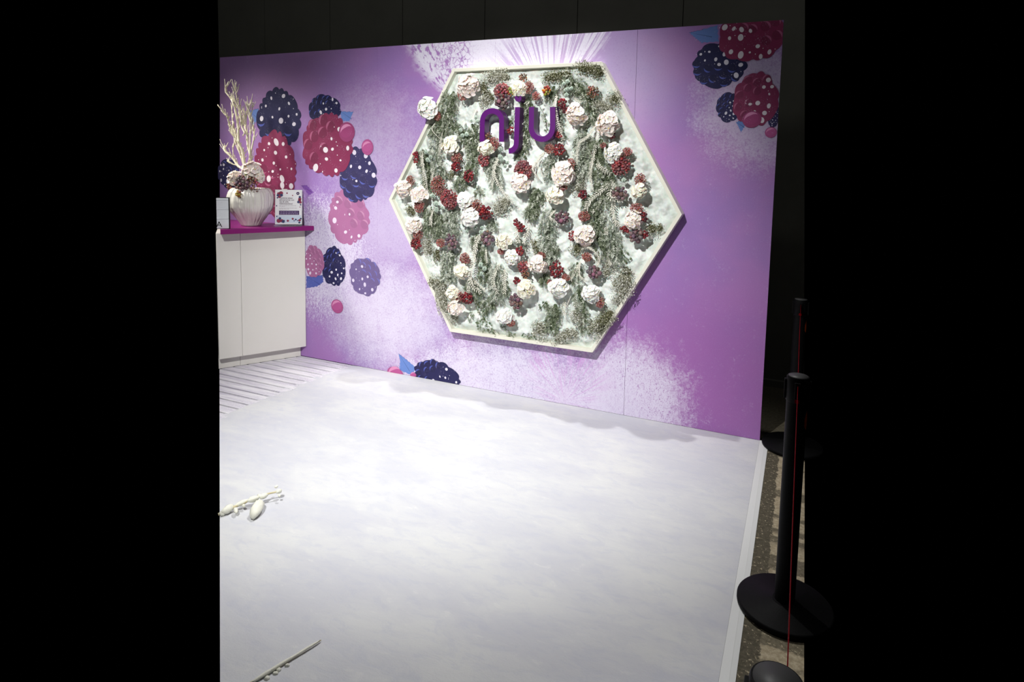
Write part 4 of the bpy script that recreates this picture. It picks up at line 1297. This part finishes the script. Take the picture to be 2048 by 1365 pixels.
LETTER_N = [(-0.26, 0.429), (-0.259, 0.556), (-0.258, 0.574), (-0.257, 0.583), (-0.254, 0.592), (-0.25, 0.6), (-0.245, 0.608), (-0.239, 0.615), (-0.231, 0.621), (-0.223, 0.626), (-0.214, 0.629), (-0.204, 0.632), (-0.194, 0.633), (-0.184, 0.634), (-0.174, 0.633), (-0.164, 0.63), (-0.155, 0.627), (-0.146, 0.622), (-0.138, 0.617), (-0.131, 0.61), (-0.125, 0.603), (-0.12, 0.595), (-0.116, 0.586), (-0.114, 0.578), (-0.114, 0.555), (-0.113, 0.43)]
LETTER_J = [(0.001, 0.656), (-0.002, 0.441), (-0.002, 0.431), (-0.003, 0.42), (-0.004, 0.41), (-0.007, 0.401), (-0.011, 0.393), (-0.016, 0.387), (-0.022, 0.381), (-0.029, 0.376), (-0.037, 0.373), (-0.047, 0.37), (-0.057, 0.369)]
LETTER_U = [(0.102, 0.656), (0.103, 0.527), (0.103, 0.519), (0.104, 0.509), (0.107, 0.5), (0.111, 0.49), (0.116, 0.481), (0.122, 0.473), (0.13, 0.466), (0.138, 0.46), (0.147, 0.455), (0.157, 0.452), (0.167, 0.449), (0.177, 0.448), (0.187, 0.449), (0.198, 0.45), (0.207, 0.453), (0.216, 0.458), (0.225, 0.463), (0.232, 0.47), (0.239, 0.477), (0.244, 0.486), (0.248, 0.495), (0.25, 0.504), (0.251, 0.514), (0.253, 0.533), (0.249, 0.654)]
HEART = [(0.005, 0.713), (-0.006, 0.728), (-0.016, 0.729), (-0.021, 0.72), (-0.018, 0.706), (-0.01, 0.695), (0.005, 0.689), (0.018, 0.692), (0.027, 0.704), (0.028, 0.717), (0.025, 0.728), (0.016, 0.729)]
STROKE = 0.036

LY0, LY1 = -.165, -.100
for nm, pts, lab in (('letter_n', LETTER_N, 'purple letter n standing off the snow in the hexagon panel'), ('letter_j', LETTER_J, 'purple letter j with a heart dot in the hexagon panel'), ('letter_u', LETTER_U, 'purple letter u standing off the snow in the hexagon panel')):
    cx = sum(a for a, b in pts) / len(pts); cz = sum(b for a, b in pts) / len(pts)
    mb = MB(); stroke(mb, [(a - cx, b - cz) for a, b in pts], STROKE, 0, LY1 - LY0)
    bm = bmesh.new(); me = mb.mesh(nm, M_LET); bm.from_mesh(me); bmesh.ops.recalc_face_normals(bm, faces=bm.faces[:]); bm.to_mesh(me); bm.free()
    o = link('letter', me, None, (HX + cx, LY0, HZ + cz))
    tag(o, lab, 'letter', 'raised letters of the sign')
    if nm == 'letter_j':
        mb2 = MB()
        h = [(a - cx, b - cz) for a, b in HEART]; n_ = len(h)
        mb2.add([Vector((x, 0, z)) for x, z in h] + [Vector((x, LY1 - LY0, z)) for x, z in h], [list(range(n_)), list(range(n_, 2 * n_))[::-1]] + [(i, n_ + i, n_ + (i + 1) % n_, (i + 1) % n_) for i in range(n_)])
        me2 = mb2.mesh('heart_dot', M_LET); bm = bmesh.new(); bm.from_mesh(me2); bmesh.ops.recalc_face_normals(bm, faces=bm.faces[:]); bm.to_mesh(me2); bm.free()
        link('heart_dot', me2, o)

# ------------------------------------------------------------------ greenery
def leaf_mat():
    n = NT('frosted_leaf')
    c = n.attr('Col')
    return n.done(c, .75, .15, Subsurface_Weight=0)


M_LEAF = leaf_mat()
M_TWIG = plain('frosted_twig', (240, 237, 224), .75, .2, .06, 90)
M_FSTEM = plain('fern_stem', (110, 116, 92), .8, .15)
FC = {'f': [((122, 132, 108), 5), ((94, 106, 80), 4), ((152, 160, 138), 4), ((206, 210, 196), 4), ((76, 86, 62), 2)],
      'w': [((130, 140, 122), 4), ((98, 110, 88), 2), ((172, 178, 164), 4), ((214, 218, 206), 5)],
      'd': [((96, 114, 76), 5), ((74, 92, 56), 4), ((124, 136, 104), 3), ((160, 166, 146), 1)],
      'm': [((116, 120, 90), 4), ((144, 146, 118), 4), ((90, 94, 68), 3), ((178, 176, 154), 3), ((206, 204, 190), 2)],
      'l': [((188, 188, 172), 4), ((220, 220, 211), 7), ((142, 142, 120), 3), ((110, 108, 84), 2)]}
BASE = {'f': (78, 90, 66), 'w': (112, 120, 104), 'd': (78, 92, 62), 'm': (84, 82, 56), 'l': (132, 132, 114)}


def pick(q, tab):
    tot = sum(w for _, w in tab); r_ = q.random() * tot
    for c, w in tab:
        r_ -= w
        if r_ <= 0:
            f_ = q.uniform(.9, 1.1); return lin(*[min(255, v * f_) for v in c])
    return lin(*tab[-1][0])


def needle(mb, a, d, L, w, col, q):
    s = d.cross(Vector((q.uniform(-1, 1), q.uniform(-1, 1), q.uniform(-1, 1)))).normalized() * w
    b = a + d * L * .55
    mb.add([a, b + s, a + d * L, b - s], [(0, 1, 2, 3)], 0, col)


def foliage(kind, hw_, pts, label, group, seed):
    q = random.Random(seed)
    c0 = Vector((sum(a for a, b in pts) / len(pts), 0, sum(b for a, b in pts) / len(pts)))
    name = {'f': 'fern_garland', 'w': 'frosted_garland', 'd': 'fern_strand', 'm': 'moss_clump', 'l': 'lichen_clump'}[kind]
    cat = {'f': 'garland', 'w': 'garland', 'd': 'garland', 'm': 'moss', 'l': 'lichen'}[kind]
    y0 = -.062
    root = tag(empty(name, (HX + c0.x, y0, HZ + c0.z)), label, cat, group)
    path = catmull([Vector((a, 0, b)) - c0 for a, b in pts], 8)
    L = sum((path[i + 1] - path[i]).length for i in range(len(path) - 1))
    thick = min(.085, hw_ * 1.25) if kind != 'd' else .02

    def at(t):
        f = t * (len(path) - 1); i = min(len(path) - 2, int(f)); return path[i].lerp(path[i + 1], f - i), (path[i + 1] - path[i]).normalized()

    mb = MB()
    # inner mass, its darker tone put in for the shade between needles
    st = MB()
    n = len(path)
    if kind == 'd':
        st.tube([p_ + Vector((0, -.012 - .006 * math.sin(i), 0)) for i, p_ in enumerate(path)], .0016, 5)
    else:
        rr = []
        for i in range(n):
            e = min(1, .45 + 4 * min(i, n - 1 - i) / n)
            rr.append(hw_ * (.48 if kind in 'fw' else .72) * e * (1 + .25 * mnoise.noise((i * .7, seed, 0))))
        st.tube([p_ for p_ in path], rr, 9)
        for v in st.v: v.y = v.y * (thick / hw_) * .9
    st.build('stem' if kind == 'd' else 'dark_inner_mass', M_FSTEM_K[kind], root)
    if kind in 'fwd':
        dens = {'f': 10500, 'w': 9500, 'd': 5000}[kind]
        ns = max(14, int(dens * (L + hw_) * hw_ * 2 * 1.0))
        for _ in range(ns):
            p_, t = at(q.random())
            s = q.uniform(-1, 1); s = math.copysign(abs(s) ** .8, s)
            nrm = Vector((-t.z, 0, t.x))
            y = -thick * math.sqrt(max(0, 1 - s * s)) * q.uniform(.55, 1.05)
            a = p_ + nrm * s * hw_ * (1.05 + .3 * q.random()) + Vector((0, y, 0))
            d = (Vector((0, 0, -1)) * .55 + t * .35 + nrm * s * .5 + Vector((q.uniform(-.6, .6), -.55 * q.random(), q.uniform(-.5, .5)))).normalized()
            sl = q.uniform(.022, .042) if kind != 'd' else q.uniform(.010, .018)
            col = pick(q, FC[kind])
            k = 6 if kind != 'd' else 4
            for j in range(k):
                for sg in (-1, 1):
                    f_ = q.uniform(.75, 1.25)
                    o = a + d * sl * j / k
                    e = (d * .8 + d.cross(Vector((0, 1, 0))) * sg * .8 + Vector((0, q.uniform(-.5, .3), 0))).normalized()
                    needle(mb, o, e, q.uniform(.007, .012), .0021, tuple(v * f_ for v in col), q)
    else:
        ns = int(56000 * (L + hw_ * 1.2) * hw_ * 2)
        for _ in range(ns):
            p_, t = at(q.random())
            s = q.uniform(-1, 1); nrm = Vector((-t.z, 0, t.x))
            lump = 1 + .45 * mnoise.noise(((p_.x + s * hw_) * 45, p_.z * 45, seed))
            y = -thick * math.sqrt(max(0, 1 - s * s * .9)) * lump * q.uniform(.75, 1.0)
            a = p_ + nrm * s * hw_ * (1.1 + .35 * q.random()) + t * q.uniform(-1.1, 1.1) * hw_ * math.sqrt(1 - s * s * .9) + Vector((0, y, 0))
            d = Vector((q.uniform(-1, 1), q.uniform(-1, .1), q.uniform(-1, 1))).normalized()
            needle(mb, a, d, q.uniform(.006, .012), .0030, pick(q, FC[kind]), q)
    mb.build('foliage', M_LEAF, root, kind='stuff')
    return root


M_FSTEM_K = {k: plain('mass_' + {'f': 'fern', 'w': 'frosted_fern', 'd': 'strand', 'm': 'moss', 'l': 'lichen'}[k], v, .9, .1, .2, 120, .5) for k, v in BASE.items()}
GN = {'f': 'fern garlands in the hexagon panel', 'w': 'frosted garlands in the hexagon panel', 'd': 'thin fern strands in the hexagon panel', 'm': 'moss clumps in the hexagon panel', 'l': 'lichen clumps in the hexagon panel'}
for i, (kind, hw_, pts, lab) in enumerate(FOLIAGE):
    foliage(kind, hw_, pts, lab, GN[kind], 500 + i)


def twig(leaf, pts, label, seed, depth=-.125, base=None, r0=.0026, group='frosted twigs in the hexagon panel', conv=True):
    q = random.Random(seed)
    c0 = Vector((sum(p_[0] for p_ in pts) / len(pts), 0, sum(p_[1] for p_ in pts) / len(pts)))
    root = tag(empty('frosted_twig', (HX + c0.x, depth, HZ + c0.z)), label, 'twig', group)
    n = len(pts)
    path = catmull([Vector((a, -.02 * math.sin(math.pi * i / (n - 1)) + (.035 if i == 0 else 0), b)) - c0 for i, (a, b) in enumerate(pts)], 8)
    st = MB(); k = len(path)
    st.tube(path, [r0 * (1 - .6 * i / (k - 1)) for i in range(k)], 6)
    st.build('stem', M_TWIG, root)
    if leaf:
        mb = MB(); L = sum((path[i + 1] - path[i]).length for i in range(k - 1))
        cnt = max(4, int(L / (leaf * .46)))
        for j in range(cnt):
            f = (j + .3) / cnt * (k - 1); i = min(k - 2, int(f))
            a = path[i].lerp(path[i + 1], f - i); t = (path[i + 1] - path[i]).normalized(); nn = Vector((-t.z, 0, t.x))
            for sg in (-1, 1):
                d = (t * q.uniform(.6, .9) + nn * sg * q.uniform(.65, 1.05) + Vector((0, -q.uniform(.1, .7), 0))).normalized()
                l = leaf * q.uniform(.9, 1.35) * (1 - .25 * j / cnt); w = l * .115
                s = d.cross(Vector((0, 1, 0))).normalized() * w; u = d.cross(s).normalized() * w * .6
                v = [a, a + d * l * .45 + s, a + d * l, a + d * l * .45 - s, a + d * l * .45 + u, a + d * l * .45 - u]
                mb.add(v, [(0, 1, 4), (1, 2, 4), (2, 3, 4), (3, 0, 4), (1, 0, 5), (2, 1, 5), (3, 2, 5), (0, 3, 5)], 0, None, True)
        mb.build('leaves', M_TWIG, root, kind='stuff')
    return root


for i, (leaf, pts, lab) in enumerate(TWIGS):
    twig(leaf, pts, lab, 700 + i)

# ------------------------------------------------------------------ succulents
M_MINT = plain('mint_succulent', (196, 212, 198), .65, .2, .1, 60)
def rosette_mesh(seed):
    q = random.Random(seed); mb = MB()
    ctr = [(0, 0, 1.0)] + [(math.cos(a) * .62, math.sin(a) * .62, q.uniform(.75, .95)) for a in (q.uniform(0, 2) + k * 2.1 for k in range(3))]
    for cx, cz, s in ctr[1:]:
        for ring, (n, L, tilt) in enumerate(((9, .46, .25), (8, .36, .6), (5, .24, 1.0))):
            for k in range(n):
                a = 2 * math.pi * (k + ring * .5) / n; l = L * s * q.uniform(.85, 1.1)
                d = Vector((math.cos(a) * math.cos(tilt), -math.sin(tilt), math.sin(a) * math.cos(tilt)))
                sd = Vector((-math.sin(a), 0, math.cos(a))) * l * .26
                up3 = d.cross(sd).normalized() * l * .12
                b = Vector((cx, -.25 * ring * .4 - .1, cz))
                v = [b, b + d * l * .6 + sd, b + d * l * .95 + sd * .7, b + d * l * 1.05, b + d * l * .95 - sd * .7, b + d * l * .6 - sd, b + d * l * .7 - up3, b + d * l * .6 + up3]
                mb.add(v, [(0, 1, 6), (1, 2, 6), (2, 3, 6), (3, 4, 6), (4, 5, 6), (5, 0, 6), (0, 7, 1), (1, 7, 2), (2, 7, 3), (3, 7, 4), (4, 7, 5), (5, 7, 0)], 0, None, True)
    return mb.mesh('succulent', M_MINT)


RM = [rosette_mesh(k) for k in range(4)]
for i, (x, z, r_, lab) in enumerate(ROSETTES):
    o = link('succulent', RM[i % 4], None, (HX + x, -.115, HZ + z), (0, rnd.uniform(0, 6), 0))
    o.scale = (r_, r_, r_)
    tag(o, lab, 'succulent', 'mint succulents in the hexagon panel')

for i, (x, z, r_, asp, tint, lab) in enumerate(FLOWERS):
    f = Vector((rnd.uniform(-.25, .25), -1, rnd.uniform(-.2, .15))).normalized()
    dd = -.135
    if i == 0: f = Vector((-.25, -.95, .1)).normalized(); dd = -.15; r_ *= 1.12
    flower((HX + x, dd, HZ + z), r_, asp, tint, lab, 'flower heads in the hexagon panel', f, .7, 900 + i)
BG = {'k': 'brick red sprays in the hexagon panel', 'r': 'red berry bunches in the hexagon panel', 'g': 'burgundy berry bunches in the hexagon panel', 'p': 'dusky berry bunches in the hexagon panel', 'b': 'russet berry sprigs in the hexagon panel', 'o': 'olive berry sprigs in the hexagon panel'}
for i, (x, z, r_, kind, lab) in enumerate(BERRIES):
    berries((HX + x, -.125, HZ + z), r_, kind, lab, BG[kind], 1200 + i)

# ------------------------------------------------------------------ barrier posts with retractable belts
M_POST = plain('black_powder_coat', (9, 9, 10), .6, .1, .15, 200, .1)
M_CAP = plain('grey_cap', (66, 66, 66), .5, .3)
M_BELT = plain('red_belt', (112, 6, 14), .8, .02)
M_ORANGE = plain('orange_sticker', (206, 84, 26), .6, .2)


def post(x, y, label, belt_to=None):
    root = tag(empty('barrier_post', (x, y, .0048)), label, 'barrier post', 'black barrier posts')
    mb = MB(); mb.lathe([(.166, 0), (.170, .004), (.170, .016), (.165, .021), (.045, .030), (.042, .034)], 64); mb.build('base', M_POST, root)
    mb = MB(); mb.lathe([(.036, .030), (.036, .80)], 32); mb.build('pole', M_POST, root)
    mb = MB(); mb.lathe([(.0375, .80), (.039, .803), (.039, .888), (.037, .892)], 32); mb.build('head', M_POST, root)
    mb = MB(); mb.lathe([(.034, .892), (.034, .8935), (.001, .8937)], 32); mb.build('cap', M_CAP, root)
    for k in range(4):
        mt = Matrix.Rotation(k * math.pi / 2, 4, 'Z')
        mb = MB(); mb.box((-.010, -.0455, .806), (.010, -.037, .878), 0, mt); mb.build('slot', M_POST, root, bevel=.002)
    mb = MB(); mb.box((-.007, -.050, .806), (.007, -.0455, .818)); mb.build('latch', M_BELT, root)
    mb = MB()
    h = [(.0372 * math.cos(a), .0372 * math.sin(a)) for a in (R(-38), R(-18), R(2))]
    vs = [Vector((h[0][0], h[0][1], .745)), Vector((h[1][0], h[1][1], .775)), Vector((h[2][0], h[2][1], .745)), Vector((h[2][0], h[2][1], .715)), Vector((h[1][0], h[1][1], .700)), Vector((h[0][0], h[0][1], .715))]
    mb.add(vs, [(0, 5, 4, 1), (1, 4, 3, 2)]); mb.build('sticker', M_ORANGE, root)
    if belt_to:
        mb = MB(); dy = belt_to - y
        n = 12; vs = []
        for i in range(n + 1):
            t = i / n; yy = -.046 + (dy + .092) * t; sag = -.02 * math.sin(math.pi * t)
            for xx, zz in ((-.0005, .820), (.0005, .820), (.0005, .868), (-.0005, .868)): vs.append(Vector((xx, yy, zz + sag)))
        fs = [(i * 4 + k, i * 4 + (k + 1) % 4, i * 4 + 4 + (k + 1) % 4, i * 4 + 4 + k) for i in range(n) for k in range(4)]
        mb.add(vs, fs); mb.build('belt', M_BELT, root)
    return root


post(.182, -.012, 'black belt barrier post at the end of the printed wall', -1.492)
post(.182, -1.492, 'black belt barrier post standing halfway along the floor trim', -2.965)
post(.168, -2.965, 'black belt barrier post nearest the open front of the stand, only its cap showing')

# ------------------------------------------------------------------ two frosted twigs lying on the snow
M_ICE = plain('snowy_bark', (232, 232, 218), .8, .2, .12, 70, .6)
M_BARK = plain('pale_bark', (206, 196, 160), .8, .2, .15, 90)


def ground_twig(name, label, pts, r0, lumps, seed):
    q = random.Random(seed)
    c0 = Vector(pts[0]); c0.z = .004
    root = tag(empty(name, c0), label, 'twig', 'twigs on the snow')
    path = catmull([Vector(p_) - c0 for p_ in pts], 8); k = len(path)
    mb = MB(); mb.tube(path, [r0 * (1 - .45 * i / (k - 1)) for i in range(k)], 7); mb.build('stem', M_BARK, root)
    mb = MB(); vs, fs = BALL
    for a, e, r_ in lumps:
        a = Vector(a) - c0; e = Vector(e) - c0; c = (a + e) / 2; l = (e - a).length / 2
        rot = Vector((1, 0, 0)).rotation_difference((e - a).normalized()).to_matrix()
        mb.add([c + rot @ Vector((v.x * l, v.y * r_, v.z * r_)) * (1 + .30 * mnoise.noise(v * 2.2 + c * 40)) for v in vs], fs, 0, None, True)
    mb.build('snow_crust', M_ICE, root, kind='stuff')
    return root


ground_twig('snowy_twig', 'thick snow-crusted twig with a hanging bud lying on the white floor',
    [(-2.211, -1.967, 0.012), (-2.173, -1.910, 0.030), (-2.142, -1.852, 0.040), (-2.111, -1.793, 0.045), (-2.072, -1.739, 0.045)], 0.007,
    [((-2.196, -1.966, 0.020), (-2.184, -1.905, 0.030), 0.018), ((-2.177, -1.911, 0.030), (-2.150, -1.851, 0.040), 0.012), ((-2.148, -1.865, 0.040), (-2.119, -1.816, 0.042), 0.014), ((-2.119, -1.822, 0.040), (-2.102, -1.784, 0.045), 0.013), ((-2.135, -1.815, 0.050), (-2.106, -1.816, 0.045), 0.007), ((-2.079, -1.758, 0.045), (-2.076, -1.726, 0.045), 0.012), ((-2.113, -1.734, 0.050), (-2.106, -1.719, 0.055), 0.007), ((-2.063, -1.760, 0.040), (-2.046, -1.762, 0.035), 0.006), ((-2.104, -1.829, 0.035), (-2.035, -1.932, 0.024), 0.026), ((-2.166, -1.915, 0.030), (-2.128, -1.940, 0.024), 0.009), ((-2.154, -1.882, 0.030), (-2.137, -1.888, 0.028), 0.007), ((-2.197, -1.970, 0.015), (-2.200, -1.941, 0.020), 0.013)], 3)
ground_twig('thin_twig', 'thin straight pale twig lying on the white floor, closest to the viewer',
    [(-1.357, -2.642, 0.005), (-1.333, -2.565, 0.007), (-1.306, -2.498, 0.009), (-1.280, -2.422, 0.010), (-1.258, -2.349, 0.011)], 0.004,
    [((-1.327, -2.561, 0.012), (-1.279, -2.422, 0.014), 0.005), ((-1.292, -2.463, 0.013), (-1.258, -2.353, 0.014), 0.004), ((-1.311, -2.537, 0.006), (-1.294, -2.537, 0.005), 0.008), ((-1.298, -2.505, 0.007), (-1.291, -2.492, 0.006), 0.007), ((-1.289, -2.477, 0.007), (-1.277, -2.468, 0.006), 0.006), ((-1.332, -2.576, 0.011), (-1.300, -2.487, 0.013), 0.006), ((-1.303, -2.514, 0.006), (-1.285, -2.509, 0.005), 0.006)], 5)
